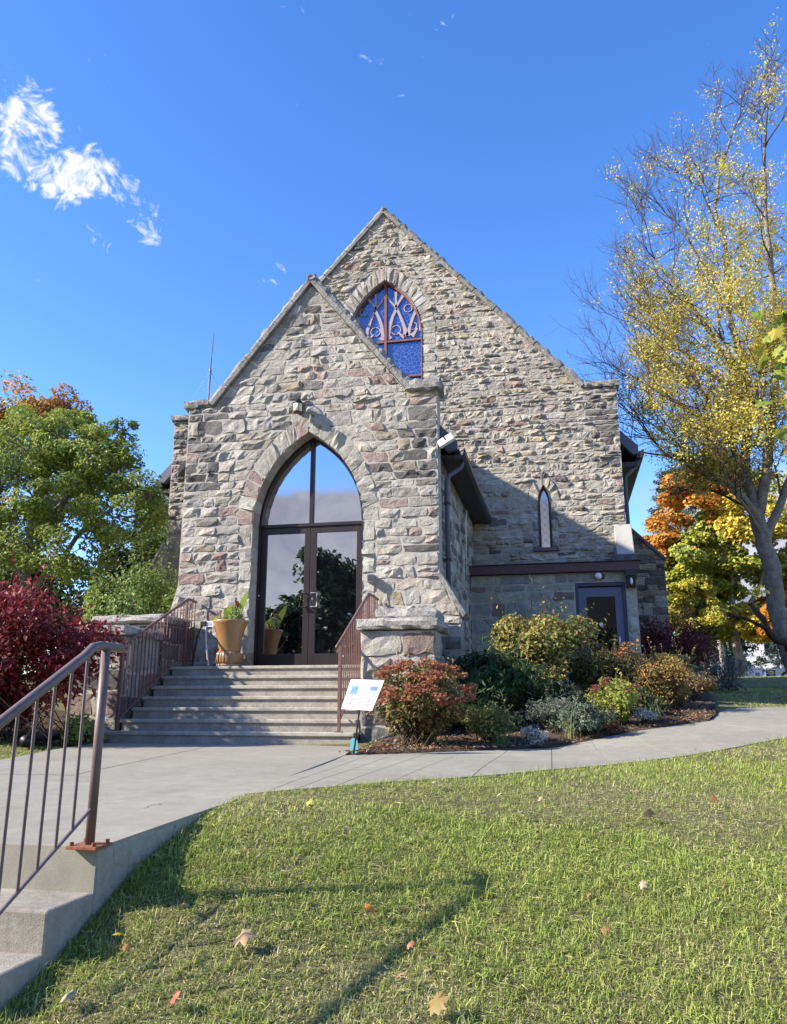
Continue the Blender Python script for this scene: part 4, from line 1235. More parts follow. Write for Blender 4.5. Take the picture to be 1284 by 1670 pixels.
def annex_lights():
    g = empty('globe_light', (.95, YA, 3.52), 0, 'round white light above the blue side door', 'light fitting')
    m = MB(); m.lathe([(.0, -.085), (.05, -.07), (.078, -.035), (.085, 0), (.078, .035), (.05, .07), (0, .085)], (.95, YA-.09, 3.52), 16); m.build('globe', M['white'], g, smooth=True)
    m = MB(); m.box((.88, YA-.05, 3.46), (1.10, YA+.0, 3.58)); m.build('mount', M['trim'], g, bevel=.01)
    l = empty('corner_lantern', (1.68, YA, 3.35), 0, 'dark square lantern on the pale stones beside the blue side door', 'lantern')
    m = MB(); m.box((1.57, YA-.2, 3.5), (1.80, YA-.02, 3.62)); m.build('hood', M['trim'], l)
    m = MB(); m.box((1.60, YA-.18, 3.24), (1.77, YA-.03, 3.49)); m.build('glass', M['dark_glass'], l)
    for x in (1.59, 1.78):
        for y in (-.19, -.02):
            m = MB(); m.box((x-.008, YA+y-.008, 3.22), (x+.008, YA+y+.008, 3.5)); m.build('cage_bar', M['trim'], l)
    m = MB(); m.lathe([(.01, 0), (.035, .05), (.03, .12), (.01, .16)], (1.685, YA-.21, 3.28), 10); m.build('bulb', M['white'], l)
    c = empty('loose_cable', (-.62, YA-.06, 3.4), 0, 'short loose white cable hanging on the annex wall', 'cable')
    m = MB(); m.tube([(-.66, YA-.05, 3.62), (-.64, YA-.07, 3.52), (-.6, YA-.07, 3.48), (-.6, YA-.06, 3.36)], .012, 6); m.build('cord', M['white'], c, smooth=True)
annex_lights()

def antenna():
    a = empty('roof_antenna', (-9.95, 21.6, 9.0), 0, 'thin whip antenna with drooping radials on the roof', 'antenna')
    b = np.array((-10.46, 21.6, 8.2)); t = np.array((-10.44, 21.6, 10.85))
    m = MB(); m.tube([b, t], .022, 8); m.build('mast', M['trim'], a)
    m = MB(); m.tube([t, t+np.array((.04, 0, 1.3))], [.018, .010], 6); m.build('whip', M['trim'], a)
    for q in range(4):
        an = q*math.pi/2+.3
        m = MB(); m.tube([t, t+np.array((.46*math.cos(an), .46*math.sin(an), -.95))], [.010, .007], 5); m.build('radial', M['grey_metal'], a)
    m = MB(); m.lathe([(.03, 0), (.035, .03), (.03, .12), (.01, .14)], t-np.array((0, 0, .06)), 8); m.build('hub', M['trim'], a)
antenna()

def urn():
    c = np.array((-5.81, 13.42, 1.225))
    u = empty('glazed_urn', c, 0, 'amber glazed clay urn with fluted foot beside the doors', 'urn')
    prof = [(.17, 0), (.20, .02), (.205, .05)]
    m = MB(); m.lathe([(.195, 0), (.208, .012), (.208, .04), (.19, .05)], c, 28); m.build('foot', M['urn_foot'], u, smooth=True)
    m = MB(); m.lathe([(.205, .045), (.222, .07), (.226, .15), (.220, .22), (.198, .255)], c, 176, rib=lambda a, z: .05*abs(math.sin(a*11))**.7-.02); m.build('fluted_band', M['urn'], u, smooth=True)
    m = MB(); m.lathe([(.196, .25), (.19, .28), (.196, .34), (.212, .45), (.238, .56), (.275, .67), (.305, .75), (.318, .785), (.316, .81), (.295, .815), (.28, .78), (.26, .70)], c, 40); m.build('bowl', M['urn'], u, smooth=True)
    m = MB(); m.lathe([(.27, .735), (.0, .75)], c, 24); m.build('potting_soil', M['mulch'], u)
    return c
M['urn'] = principled('amber_glaze', (.29, .165, .075), .32, noise=[(5, .75, 1.2)], var=[(7, (.40, .18, .05), .42, .62), (5, (.18, .125, .075), .50, .66)], bump=[(16, .15, .01)], coat=.35)
M['urn_foot'] = principled('raw_clay', (.33, .22, .14), .8, noise=[(20, .8, 1.2)])
URN = urn()

def display_stand():
    s = empty('folding_stand', (-6.15, 13.25, 1.225), 0, 'folded metal display stand with small blue-white card behind the urn', 'display stand')
    m = MB(); m.tube([(-6.20, 13.25, 1.98), (-6.16, 13.22, 1.6), (-6.08, 13.18, 1.23)], .016, 8); m.build('leg', M['grey_metal'], s)
    m = MB(); m.tube([(-6.26, 13.25, 1.99), (-6.38, 13.3, 1.75), (-6.47, 13.35, 1.24)], .016, 8); m.build('leg', M['black'], s)
    m = MB(); m.box((-6.30, 13.22, 1.93), (-6.19, 13.28, 2.02)); m.build('hinge', M['black'], s, bevel=.01)
    m = MB(); m.box((-6.18, 13.24, 1.92), (-6.05, 13.255, 2.02)); c = m.build('card', M['white'], s)
    for k in range(3):
        m = MB(); m.box((-6.17, 13.2365, 1.945+.02*k), (-6.07-.01*k, 13.239, 1.953+.02*k)); m.build('printed_line', M['print_blue'], c)
M['print_blue'] = principled('blue_print', (.08, .14, .40), .6)
display_stand()

def info_sign():
    s = empty('information_sign', (-2.42, 9.3, 0), 0, 'white tilted information board on a thin black stake by the stairs', 'sign')
    tl, tr, br, bl = [np.array(p) for p in ((-2.47, 9.34, .86), (-2.055, 9.30, .845), (-2.17, 9.16, .50), (-2.545, 9.20, .52))]
    n = np.cross(br-bl, tl-bl); n /= np.linalg.norm(n)
    if n[1] > 0: n = -n
    V = [tl, tr, br, bl, tl-n*.012, tr-n*.012, br-n*.012, bl-n*.012]
    me = np_mesh('board', V, [(0, 3, 2, 1), (4, 5, 6, 7), (0, 1, 5, 4), (1, 2, 6, 5), (2, 3, 7, 6), (3, 0, 4, 7)], M['board']); fix_normals(me); b = link('board', me, s)
    def uv(u, v, off=.0025): return bl+(br-bl)*u+((tl-bl)*(1-u)+(tr-br)*u)*v+n*off
    def patch(name, u0, v0, u1, v1, mat, off=.0025, par=b):
        me = np_mesh(name, [uv(u0, v0, off), uv(u1, v0, off), uv(u1, v1, off), uv(u0, v1, off)], [(0, 1, 2, 3)], mat); fix_normals(me); link(name, me, par)
    patch('printed_picture', .09, .50, .34, .82, M['print_pale'])
    patch('printed_picture', .12, .55, .31, .76, M['print_sky'], .004)
    patch('printed_picture', .66, .50, .92, .80, M['print_pale'])
    patch('printed_picture', .69, .64, .90, .78, M['print_slate'], .004)
    patch('printed_line', .09, .50, .33, .53, M['print_slate'])
    rg = np.random.default_rng(4)
    for c0 in (.16, .42, .70):
        for k in range(6):
            y0 = .13+k*.045
            patch('printed_line', c0+rg.uniform(-.02, .02), y0, c0+.15+rg.uniform(-.03, .03), y0+.026, M['print_grey'])
    patch('printed_line', .44, .52, .56, .54, M['print_grey'])
    patch('printed_line', .40, .88, .58, .89, M['print_grey'])
    m = MB(); m.tube([(-2.42, 9.30, -.02), (-2.335, 9.25, .54)], .011, 8); m.build('stake', M['black'], s)
    m = MB(); m.prism([(-2.47, .03), (-2.40, .0), (-2.37, .05), (-2.38, .16), (-2.43, .19), (-2.46, .17)], 'y', 9.325, 9.335); ob = m.build('blue_tag', M['teal'], s); fix_normals(ob.data)
M['board'] = principled('white_board', (.86, .87, .88), .5)
M['print_sky'] = principled('pale_blue_print', (.10, .25, .52), .6, noise=[(60, .5, 1.5)])
M['print_pale'] = principled('very_pale_print', (.34, .50, .72), .6, noise=[(70, .7, 1.3)])
M['print_slate'] = principled('slate_print', (.12, .18, .34), .6, noise=[(60, .6, 1.5)])
M['print_grey'] = principled('grey_print', (.14, .145, .16), .6)
M['teal'] = principled('teal_plastic', (.12, .42, .46), .4)
info_sign()
# ------------------------------------------------------------------ vegetation
def rot_cluster(n, rng, shell=.6):
    d = rng.normal(size=(n, 3)); d /= np.linalg.norm(d, axis=1)[:, None]
    return d*(rng.random(n)**(1/3.)*(1-shell*.4)+shell*.4*rng.random(n)**.5)[:, None]

def tubes_mesh(name, segs, mat, parent, sides=5):
    """segs: list of (P (k,3), radii)"""
    Vs = []; Fs = []; o = 0
    for P, r in segs:
        V, F = tube_geo(np.array(P, float), r, sides if np.max(r) > .03 else 3, caps=False)
        Vs.append(V); Fs.append(np.array(F)+o); o += len(V)
    return link(name, np_mesh(name, np.concatenate(Vs), np.concatenate(Fs), mat, smooth=True), parent)

def bend(p, q, rng, amt=.12, k=5, sag=0.):
    p = np.array(p, float); q = np.array(q, float); t = np.linspace(0, 1, k)[:, None]
    L = np.linalg.norm(q-p); off = rng.normal(0, amt*L, 3)
    P = p+(q-p)*t+off*np.sin(math.pi*t)*.5
    P[:, 2] += -sag*L*np.sin(math.pi*t[:, 0])
    return P

def tree(name, label, base, skeleton, blobs, leaf, rng, mat='leaf', bark='bark', group=None, clumps=9, clump_r=.55, aspect=.55, cat='tree', twig=.012, flat=.25, droop=.2):
    """skeleton: list of (points, r0, r1); blobs: (centre, radii, leaves, palette, weights)"""
    root = empty(name, base, 0, label, cat, group)
    segs = []; nodes = []
    for pts, r0, r1 in skeleton:
        P = np.array(pts, float); k = max(4, len(P)*3)
        t = np.linspace(0, len(P)-1, k); i = np.minimum(t.astype(int), len(P)-2); u = (t-i)[:, None]
        Q = P[i]*(1-u)+P[i+1]*u; Q[1:-1] += rng.normal(0, r0*.25, (k-2, 3))
        segs.append((Q, np.linspace(r0, r1, k))); nodes += [tuple(q) for q in Q[k//3:]]
    nodes = np.array(nodes)
    PV = []; PF = []; PC = []; o = 0
    for (c, rad, n, pal, w) in blobs:
        c = np.array(c, float); rad = np.array(rad, float)
        m = max(3, int(clumps))
        cen = c+rot_cluster(m, rng)*rad
        hub = nodes[np.argmin(np.linalg.norm(nodes-c, axis=1))]
        segs.append((bend(hub, c, rng, .1), np.linspace(.05, .02, 5)*min(1.5, rad.max()/2.)))
        per = rng.multinomial(n, rng.dirichlet(np.full(m, 3.)))
        for ce, k in zip(cen, per):
            if k < 1: continue
            segs.append((bend(c+(ce-c)*.1, ce, rng, .15), np.linspace(twig*1.6, twig*.4, 5)))
            s = clump_r*rng.uniform(.65, 1.35)*rad.min()
            P = ce+rot_cluster(k, rng, .3)*np.array((s*1.15, s*1.15, s*.75))
            up = (P-c)/(np.linalg.norm(P-c, axis=1)[:, None]+1e-6)
            V, F, C = leaf_cards(P, rng.uniform(.7, 1.3, k)*leaf, pal, rng, flat, aspect, w, up=up*.8, droop=droop)
            C = C*rng.uniform(.85, 1.15)
            PV.append(V); PF.append(F+o); PC.append(C); o += len(V)
    tubes_mesh('trunk', segs, M[bark], root, 8)
    link('crown', np_mesh('crown', np.concatenate(PV), np.concatenate(PF), M[mat], np.concatenate(PC)), root)
    return root

GREEN = [(.10, .155, .03), (.13, .19, .037), (.17, .22, .042), (.085, .13, .028)]
LIME = [(.24, .31, .055), (.29, .35, .065), (.19, .26, .045), (.33, .36, .07)]
DGREEN = [(.03, .055, .015), (.04, .07, .02), (.055, .085, .02)]
YEL = [(.42, .33, .045), (.36, .31, .05), (.48, .36, .05), (.28, .27, .05)]
ORG = [(.48, .20, .035), (.44, .25, .04), (.38, .15, .03), (.50, .30, .05)]
MAPL = [(.12, .17, .025), (.22, .25, .035), (.36, .31, .04), (.09, .13, .025)]

def left_trees():
    rg = np.random.default_rng(11)
    # fine-leaved green tree
    b = np.array((-13.4, 17.6, 1.3))
    sk = [([b, b+(.2, 0, 1.4), b+(.1, .1, 2.8)], .17, .12), ([b+(.1, 0, 2.4), b+(-.9, -.3, 4.2), b+(-1.6, -.4, 6.2)], .10, .03),
          ([b+(.1, 0, 2.6), b+(1.2, -.2, 4.3), b+(1.9, -.1, 6.0)], .10, .03), ([b+(.1, 0, 1.8), b+(1.7, -.3, 3.3), b+(3.2, -.2, 4.6)], .085, .025),
          ([b+(0, 0, 1.6), b+(-1.4, -.4, 3.0), b+(-2.6, -.6, 4.2)], .09, .03), ([b+(.1, 0, 2.8), b+(.2, 0, 5), b+(.1, 0, 6.6)], .1, .03)]
    bl = []
    for (dx, dy, dz, r) in [(-1.6, -.4, 5.6, 1.25), (-.3, -.2, 6.3, 1.15), (.9, -.2, 6.0, 1.1), (1.9, -.2, 5.6, 1.0), (2.7, -.1, 4.9, 1.0), (.3, -.9, 4.6, 1.2), (-1.2, -.9, 4.1, 1.2), (1.6, -.9, 4.1, 1.15), (-2.4, -.6, 4.6, 1.2),
                         (2.9, -.4, 3.7, 1.0), (.6, -1.1, 3.1, 1.1), (-1., -1., 2.7, 1.1), (1.9, -.9, 2.7, 1.1), (-2.6, -.7, 3.0, 1.2), (3.5, -.2, 4.4, .65), (2.5, .1, 6.2, .45), (-.4, .8, 5.2, 1.4), (1.6, .8, 4.8, 1.4), (-2.7, -.5, 5.9, .9), (.4, -.8, 5.5, 1.1)]:
        pal = LIME if rg.random() < .74 else GREEN
        bl.append((b+(dx, dy, dz), (r, r, r*.72), 3200 if r > .7 else 600, pal, None))
    tree('green_tree', 'light green feathery-leaved tree rising behind the crimson bush', b, sk, bl, .11, rg, clumps=15, clump_r=.45, aspect=.42, droop=.5)
    # orange-topped maple behind it
    b = np.array((-20.4, 26, 1.9))
    bl = [(b+(dx, dy, dz), (r, r, r*.8), 2200, p, None) for dx, dy, dz, r, p in [(0, 0, 10.3, 1.3, ORG), (1.3, 0, 10.0, 1.1, ORG), (2.6, 0, 8.8, 1.2, LIME), (-1.8, 0, 9.6, 1.6, ORG), (2.6, 0, 8.0, 1.5, LIME), (0, 0, 7.2, 2.2, LIME), (-2.5, 0, 6.5, 2.2, ORG), (2.5, .5, 6, 2.0, GREEN), (0, 0, 4.5, 2.4, GREEN)]]
    tree('orange_tree', 'tall maple with orange top behind the feathery green tree', b, [([b, b+(0, 0, 4), b+(0, 0, 9)], .25, .06), ([b+(0, 0, 3.5), b+(2, 0, 6.5)], .12, .04), ([b+(0, 0, 3.5), b+(-2, 0, 6.5)], .12, .04)], bl, .17, rg, clumps=12)
    # dark trees close to the nave's left flank
    for k, (b, h, lab) in enumerate([((-12.6, 24.5, 1.4), 5.9, 'dark green tree standing in the shade beside the nave'), ((-17.2, 30, 1.5), 6.0, 'dense dark tree in the gap beyond the feathery green tree')]):
        b = np.array(b); bl = []
        for dz in np.linspace(1.0, h, 5):
            for q in range(3):
                a = rg.uniform(0, 6.28); rr = 1.4*(1-.45*dz/h)
                bl.append((b+(rr*math.cos(a)+.3*k, rr*math.sin(a), dz), (1.25, 1.25, .9), 1900, DGREEN if dz < h*.6 else GREEN, None))
        tree('dark_tree', lab, b, [([b, b+(0, 0, h*.5), b+(.1, 0, h)], .16, .04), ([b+(0, 0, 1.2), b+(1.2, 0, h*.6)], .08, .03), ([b+(0, 0, 1.2), b+(-1.2, 0, h*.6)], .08, .03)], bl, .13, rg, 'leaf', 'dark_bark', clumps=10)
    for (x, y, r, h, lab) in [(-15.6, 20.6, 2.2, 4.6, 'dark lilac thicket under the feathery green tree'), (-12.4, 21.4, 1.5, 4.8, 'dark lilac thicket against the nave corner'), (-19.5, 20.5, 2.4, 4.4, 'dark lilac thicket at the far side of the feathery green tree')]:
        shrub('lilac_thicket', lab, (x, y, g1(x, y)), (r, 1.0, h), 9000, .15, DGREEN+GREEN[:2], rg, clump=40, cs=.3)
    # wall of foliage further off on the left
    for k in range(4):
        b = np.array((-30+5.2*k, 38+2*k, 1.6)); bl = []
        for q in range(10):
            bl.append((b+(rg.uniform(-2.4, 2.4), rg.uniform(-1.5, 1.5), rg.uniform(1.5, 6.3)), (1.8, 1.8, 1.3), 800, (DGREEN, GREEN, LIME)[rg.integers(3)], None))
        tree('garden_tree', 'rounded mixed green tree in the row far behind the left lawn', b, [([b, b+(0, 0, 3), b+(0, 0, 6)], .2, .06)], bl, .24, rg, bark='dark_bark', group='trees far behind the left lawn')
def grow(segs, leaves, p, d, L, r, depth, rng, spread=.6, up=.12):
    k = 4 if depth > 1 else 3
    P = [p]
    q = np.array(p); dd = np.array(d, float)
    for i in range(k):
        dd = dd+rng.normal(0, .16, 3); dd[2] += up*.5; dd /= np.linalg.norm(dd)
        q = q+dd*L/k; P.append(q)
    segs.append((np.array(P), np.linspace(r, r*.55, k+1)))
    if depth == 0:
        leaves.append(P[-1]); leaves.append(P[1]); return
    nb = 3 if depth > 2 else 4
    for i in range(nb):
        at = P[rng.integers(1, k+1)] if i else P[-1]
        nd = dd+rng.normal(0, spread, 3)*(1 if i else .45); nd[2] += up; nd /= np.linalg.norm(nd)
        grow(segs, leaves, at, nd, L*rng.uniform(.55, .85), r*.62*(1.1 if i == 0 else .92), depth-1, rng, spread, up)

M['twig'] = principled('dark_twig', (.10, .075, .065), .9, spec=.1)
def yellow_tree():
    rg = np.random.default_rng(33)
    base = np.array((6.5, 24, .85))
    root = empty('yellow_tree', base, 0, 'tall thinning tree with pale trunk, bare twigs and yellow leaves', 'tree')
    S = [([base, (6.15, 24, 2.2), (6.02, 24, 3.1), (5.93, 24, 4.8), (5.75, 24, 6.1)], .30, .21),
         ([(5.75, 24, 6.0), (5.63, 24.3, 7.3), (5.95, 24.6, 8.9), (6.08, 24.8, 10.8), (5.85, 25, 12.6), (5.98, 25, 14.9), (5.75, 25, 17.0), (6.5, 25, 19.3)], .17, .035),
         ([(5.80, 24, 5.7), (5.35, 23.7, 6.4), (4.99, 23.5, 6.75), (4.48, 23.2, 7.15), (3.96, 23, 7.27), (3.2, 22.7, 7.5)], .14, .04),
         ([(5.85, 24, 6.0), (6.26, 24, 7.55), (6.64, 23.8, 9.95), (6.83, 23.5, 13.2), (6.77, 23.3, 15.2), (6.93, 23, 17.3)], .16, .04),
         ([(5.63, 24.3, 7.3), (5.1, 24.5, 9), (4.5, 24.3, 10.4), (3.9, 24, 11.3)], .10, .03),
         ([(6.0, 24.8, 10.3), (5.0, 24.6, 12.3), (4.2, 24.4, 13.8), (3.6, 24.2, 14.6)], .09, .03),
         ([(5.9, 25, 12.6), (5.2, 24.6, 14.2), (4.7, 24.3, 15.2), (4.3, 24.2, 15.9)], .06, .02),
         ([(6.64, 23.8, 9.95), (7.8, 23.6, 12), (8.8, 23.4, 15)], .10, .03), ([(5.9, 24, 5.2), (7.0, 24.2, 7.4), (8.6, 24.4, 10)], .14, .04),
         ([(6.0, 24.7, 9.6), (4.6, 24.3, 10.9), (3.7, 24, 11.7), (3.1, 23.8, 12.2)], .08, .02), ([(5.3, 24.4, 8.4), (4.0, 23.9, 9.4), (3.2, 23.6, 9.9), (2.8, 23.5, 10.1)], .07, .02),
         ([(4.2, 23.1, 7.2), (3.4, 22.9, 8.1), (2.8, 22.8, 8.6)], .05, .02), ([(5.0, 23.5, 6.7), (4.6, 22.8, 7.8), (4.3, 22.2, 8.6)], .05, .02), ([(5.9, 24, 5.2), (5.3, 23.2, 6.0), (4.8, 22.6, 6.4)], .05, .02), ([(6.2, 24, 7.2), (6.0, 23.0, 8.6), (5.8, 22.3, 9.6)], .06, .02),
         ([(6.3, 24, 8.2), (5.6, 23, 9.6), (5.0, 22.3, 10.6)], .08, .03), ([(5.75, 25, 16), (5.5, 25, 17.0), (5.4, 25, 17.6)], .04, .02)]
    segs = []; tips = []
    for pts, r0, r1 in S:
        P = np.array(pts, float); k = len(P)*4
        t = np.linspace(0, len(P)-1, k); i = np.minimum(t.astype(int), len(P)-2); u = (t-i)[:, None]
        Q = P[i]*(1-u)+P[i+1]*u; Q[1:-1] += rg.normal(0, r0*.12, (k-2, 3))
        segs.append((Q, np.linspace(r0, r1, k)))
        trunk_like = r0 >= .3
        if trunk_like: continue
        for j in range(3, k, 2 if r0 < .12 else 3):
            out = rg.normal(0, 1, 3); out[2] = abs(out[2])*.6+.15; out[0] -= .35; out /= np.linalg.norm(out)
            grow(segs, tips, Q[j], out, rg.uniform(.9, 1.6), max(.022, np.linspace(r0, r1, k)[j]*.35), 3, rg, .55, .10)
        tang = Q[-1]-Q[-2]; tang /= np.linalg.norm(tang)
        for _ in range(3): grow(segs, tips, Q[-1], tang+rg.normal(0, .35, 3), 1.3, r1*.8, 3, rg, .5, .1)
    tubes_mesh('trunk', [q for q in segs if q[1][0] > .045], M['bark'], root, 9)
    tubes_mesh('twigs', [q for q in segs if q[1][0] <= .045], M['twig'], root)
    tips = np.array(tips)
    # foliage thins towards the top and the outer twigs
    h = tips[:, 2]
    dens = np.clip(1.35-.085*(h-6), .02, 1.15)*np.clip(.10+.30*(tips[:, 0]-2.6), .03, 1.2)
    from_noise = .5+.5*np.sin(tips[:, 0]*1.9+tips[:, 2]*1.3)*np.sin(tips[:, 1]*1.5+tips[:, 2]*.9+1)
    dens *= np.clip((from_noise-.34)*2.6, 0, 1.15)*np.clip(1.15-.5*(tips[:, 2] > 14.5), 0, 2)
    keep = rg.random(len(tips)) < dens
    T = tips[keep]
    P = np.repeat(T, 24, axis=0)+rg.normal(0, .15, (len(T)*24, 3))
    w = np.array([.34, .28, .22, .16])
    V, F, C = leaf_cards(P, rg.uniform(.06, .105, len(P)), [(.60, .50, .10), (.54, .48, .12), (.64, .50, .08), (.46, .46, .13)], rg, .1, .55, w, droop=.6)
    link('crown', np_mesh('crown', V, F, M['leaf'], C), root)
yellow_tree()

def right_trees():
    rg = np.random.default_rng(44)
    BORG = [(.62, .28, .05), (.58, .34, .06), (.52, .22, .045)]; BYEL = [(.58, .46, .06), (.52, .44, .07), (.62, .48, .07)]; BLIME = [(.34, .38, .06), (.42, .42, .07), (.27, .33, .05)]; BMAPL = [(.22, .28, .045), (.36, .38, .06), (.54, .46, .06), (.17, .23, .04)]
    b = np.array((9.3, 46, 1.9))
    bl = []
    for (x, z, r, p) in [(6.0, 9.8, 1.53, BORG), (7.2, 11.8, 1.65, BORG), (8.7, 12.8, 1.77, BORG), (10.6, 12.6, 1.89, BMAPL), (6.9, 8.4, 1.77, BMAPL), (8.7, 10.0, 1.89, BMAPL), (10.8, 10.2, 2.01, BYEL), (6.4, 6.8, 1.42, BMAPL), (8.0, 7.2, 1.77, BMAPL), (10.1, 7.5, 1.89, BMAPL), (12.2, 8.2, 1.77, BMAPL), (6.1, 5.2, 1.18, BYEL), (7.1, 5.3, 1.42, BLIME), (8.5, 5.2, 1.53, BMAPL), (10.0, 5.0, 1.42, BYEL), (11.0, 4.7, 1.18, BORG), (12.2, 5.9, 1.42, BORG), (13.3, 9.7, 1.89, BYEL), (9.4, 11.5, 1.77, BORG), (5.6, 8.4, 1.06, BORG), (10.3, 4.4, 1.06, BYEL), (7.6, 4.2, 1.06, BLIME)]:
        bl.append((np.array((x, 46+rg.uniform(-1.8, 1.3), z)), (r, r*1.1, r*.72), 4200, p, None))
    sk = [([b, b+(0, 0, 1.5), b+(-.1, 0, 3.0)], .30, .22), ([b+(-.1, 0, 2.8), b+(-1.2, 0, 5), b+(-2, 0, 7)], .16, .05), ([b+(0, 0, 2.8), b+(1.5, 0, 5), b+(2.4, 0, 7.5)], .16, .05), ([b+(0, 0, 3), b+(0, 0, 6), b+(.2, 0, 9)], .18, .05)]
    tree('sugar_maple', 'broad maple turning green, gold and orange beyond the church corner', b, sk, bl, .21, rg, clumps=13, clump_r=.5, aspect=.8)
    # dark evergreen behind it
    b = np.array((7.9, 54, 1.9)); bl = []
    for z in np.linspace(1.2, 13.4, 13):
        r = 3.0*(1-z/15.2)**.6+.2
        for q in range(4):
            a = rg.uniform(0, 6.28)
            bl.append((b+(r*.6*math.cos(a), r*.6*math.sin(a), z), (r*.5, r*.5, .7), 420, [(.06, .085, .03), (.08, .105, .035), (.045, .065, .025)], None))
    tree('evergreen_tree', 'dull green conical tree peeking out behind the gold and orange maple', b, [([b, b+(0, 0, 6), b+(0, 0, 14)], .22, .03)], bl, .2, rg, 'needle', 'dark_bark', clumps=7, aspect=.3)
    # dark slanting limb of the neighbour tree
    b = np.array((7.4, 21.8, .75))
    sk = [([b, b+(0, 0, 1.2), b+(.3, 0, 3), b+(.5, 0, 7)], .24, .12), ([b+(0, 0, .85), (6.2, 21.9, 1.72), (5.7, 22, 1.95), (5.15, 21.5, 2.36), (4.65, 21, 3.0)], .15, .07), ([(5.15, 21.5, 2.36), (4.75, 21.4, 2.6), (4.3, 21.3, 2.72)], .06, .03)]
    bl = [((8.0, 21.8, 8.0), (1.6, 1.6, 1.2), 900, YEL, None), ((8.6, 21.6, 6.6), (1.4, 1.4, 1.), 700, MAPL, None), ((9.2, 22, 8.6), (1.4, 1.4, 1.), 700, MAPL, None), ((4.75, 21.1, 3.25), (.32, .3, .25), 60, MAPL, None)]
    tree('bare_limbed_tree', 'dark trunk with a low slanting dead limb beside the thinning yellow tree', b, sk, bl, .12, rg, bark='dark_bark', clumps=6)
    # blue spruce near the parked car
    b = np.array((15.2, 62, 1.9)); bl = []
    for z in np.linspace(.5, 4.6, 8):
        r = 1.9*(1-z/5.2)+.15
        for q in range(4):
            a = q*1.57+z; bl.append((b+(r*.55*math.cos(a), r*.55*math.sin(a), z), (r*.5, r*.5, .4), 200, [(.035, .06, .07), (.05, .08, .09), (.03, .05, .05)], None))
    tree('blue_spruce', 'small bluish spruce in front of the white house', b, [([b, b+(0, 0, 5)], .12, .02)], bl, .2, rg, 'needle', 'dark_bark', clumps=6, aspect=.25)
    b = np.array((11.0, 58, 1.9)); bl = []
    for q in range(16):
        bl.append((b+(rg.uniform(-1.6, 1.6), rg.uniform(-1, 1), rg.uniform(.6, 4.4)), (.9, .9, .7), 260, DGREEN+GREEN[:1], None))
    tree('clipped_tree', 'dark rounded green tree between the pole and the house', b, [([b, b+(0, 0, 2.5), b+(0, 0, 4)], .12, .04)], bl, .2, rg, bark='dark_bark', clumps=7)
    # dark leaning trunk behind the barberry hedge
    b = np.array((7.45, 44, 1.9)); sk = [([b, b+(-.15, 0, 1.1), b+(-.3, 0, 2.6)], .2, .12), ([b+(-.3, 0, 2.4), b+(-1, 0, 4)], .1, .04)]
    bl = [(b+(x, 0, z), (1.1, 1.1, .7), 1100, BLIME+BYEL, None) for x, z in ((-2.2, 3.6), (-.9, 3.1), (.6, 3.5), (-1.6, 4.6), (-.2, 4.6))]
    tree('young_maple', 'young tree with a dark leaning trunk behind the dark red hedge', b, sk, bl, .16, rg, bark='dark_bark', clumps=9)
    # trees far behind along the street
    for k in range(7):
        b = np.array((20+9*k, 90+rg.uniform(-6, 10), 1.9)); bl = []
        for q in range(9):
            bl.append((b+(rg.uniform(-3, 3), rg.uniform(-2, 2), rg.uniform(2.5, 8)), (2.2, 2.2, 1.6), 350, (GREEN, YEL, MAPL, ORG)[rg.integers(4)], None))
        tree('street_tree', 'autumn street tree standing far off beyond the white house', b, [([b, b+(0, 0, 4), b+(0, 0, 8)], .3, .08)], bl, .45, rg, bark='dark_bark', group='street trees beyond the house')
right_trees()

# trees and hedge across the street behind the viewer (seen as reflections in the glass doors)
def rear_trees():
    rg = np.random.default_rng(55)
    for k, (x, y, h, w) in enumerate([(-12.6, -19, 12.5, 3.0), (-19.5, -21, 9.6, 3.2), (-24.5, -20, 8.4, 3.2), (-8.0, -22, 7.0, 3.0), (-16.5, -22, 8.6, 3.4), (-11.5, -21, 7.5, 3.6), (-29, -22, 6.5, 3.4), (-3, -24, 6.0, 3.0), (2, -26, 8.0, 3.2)]):
        b = np.array((x, y, g1(x, y))); bl = []
        for q in range(20):
            bl.append((b+(rg.uniform(-w, w)*.8, rg.uniform(-1.5, 1.5), rg.uniform(.6 if h < 10 else 5, h-.7)), (1.6, 1.6, 1.2), 400, DGREEN, None))
        tree('street_side_tree', 'leafy tree across the street mirrored in the glass doors' if k else 'tall tree across the street mirrored as a dark crown in the glass door', b, [([b, b+(0, 0, h*.5), b+(0, 0, h*.9)], .22, .05)], bl, .52, rg, bark='dark_bark', group='trees mirrored in the doors' if k else None, clumps=9)
rear_trees()

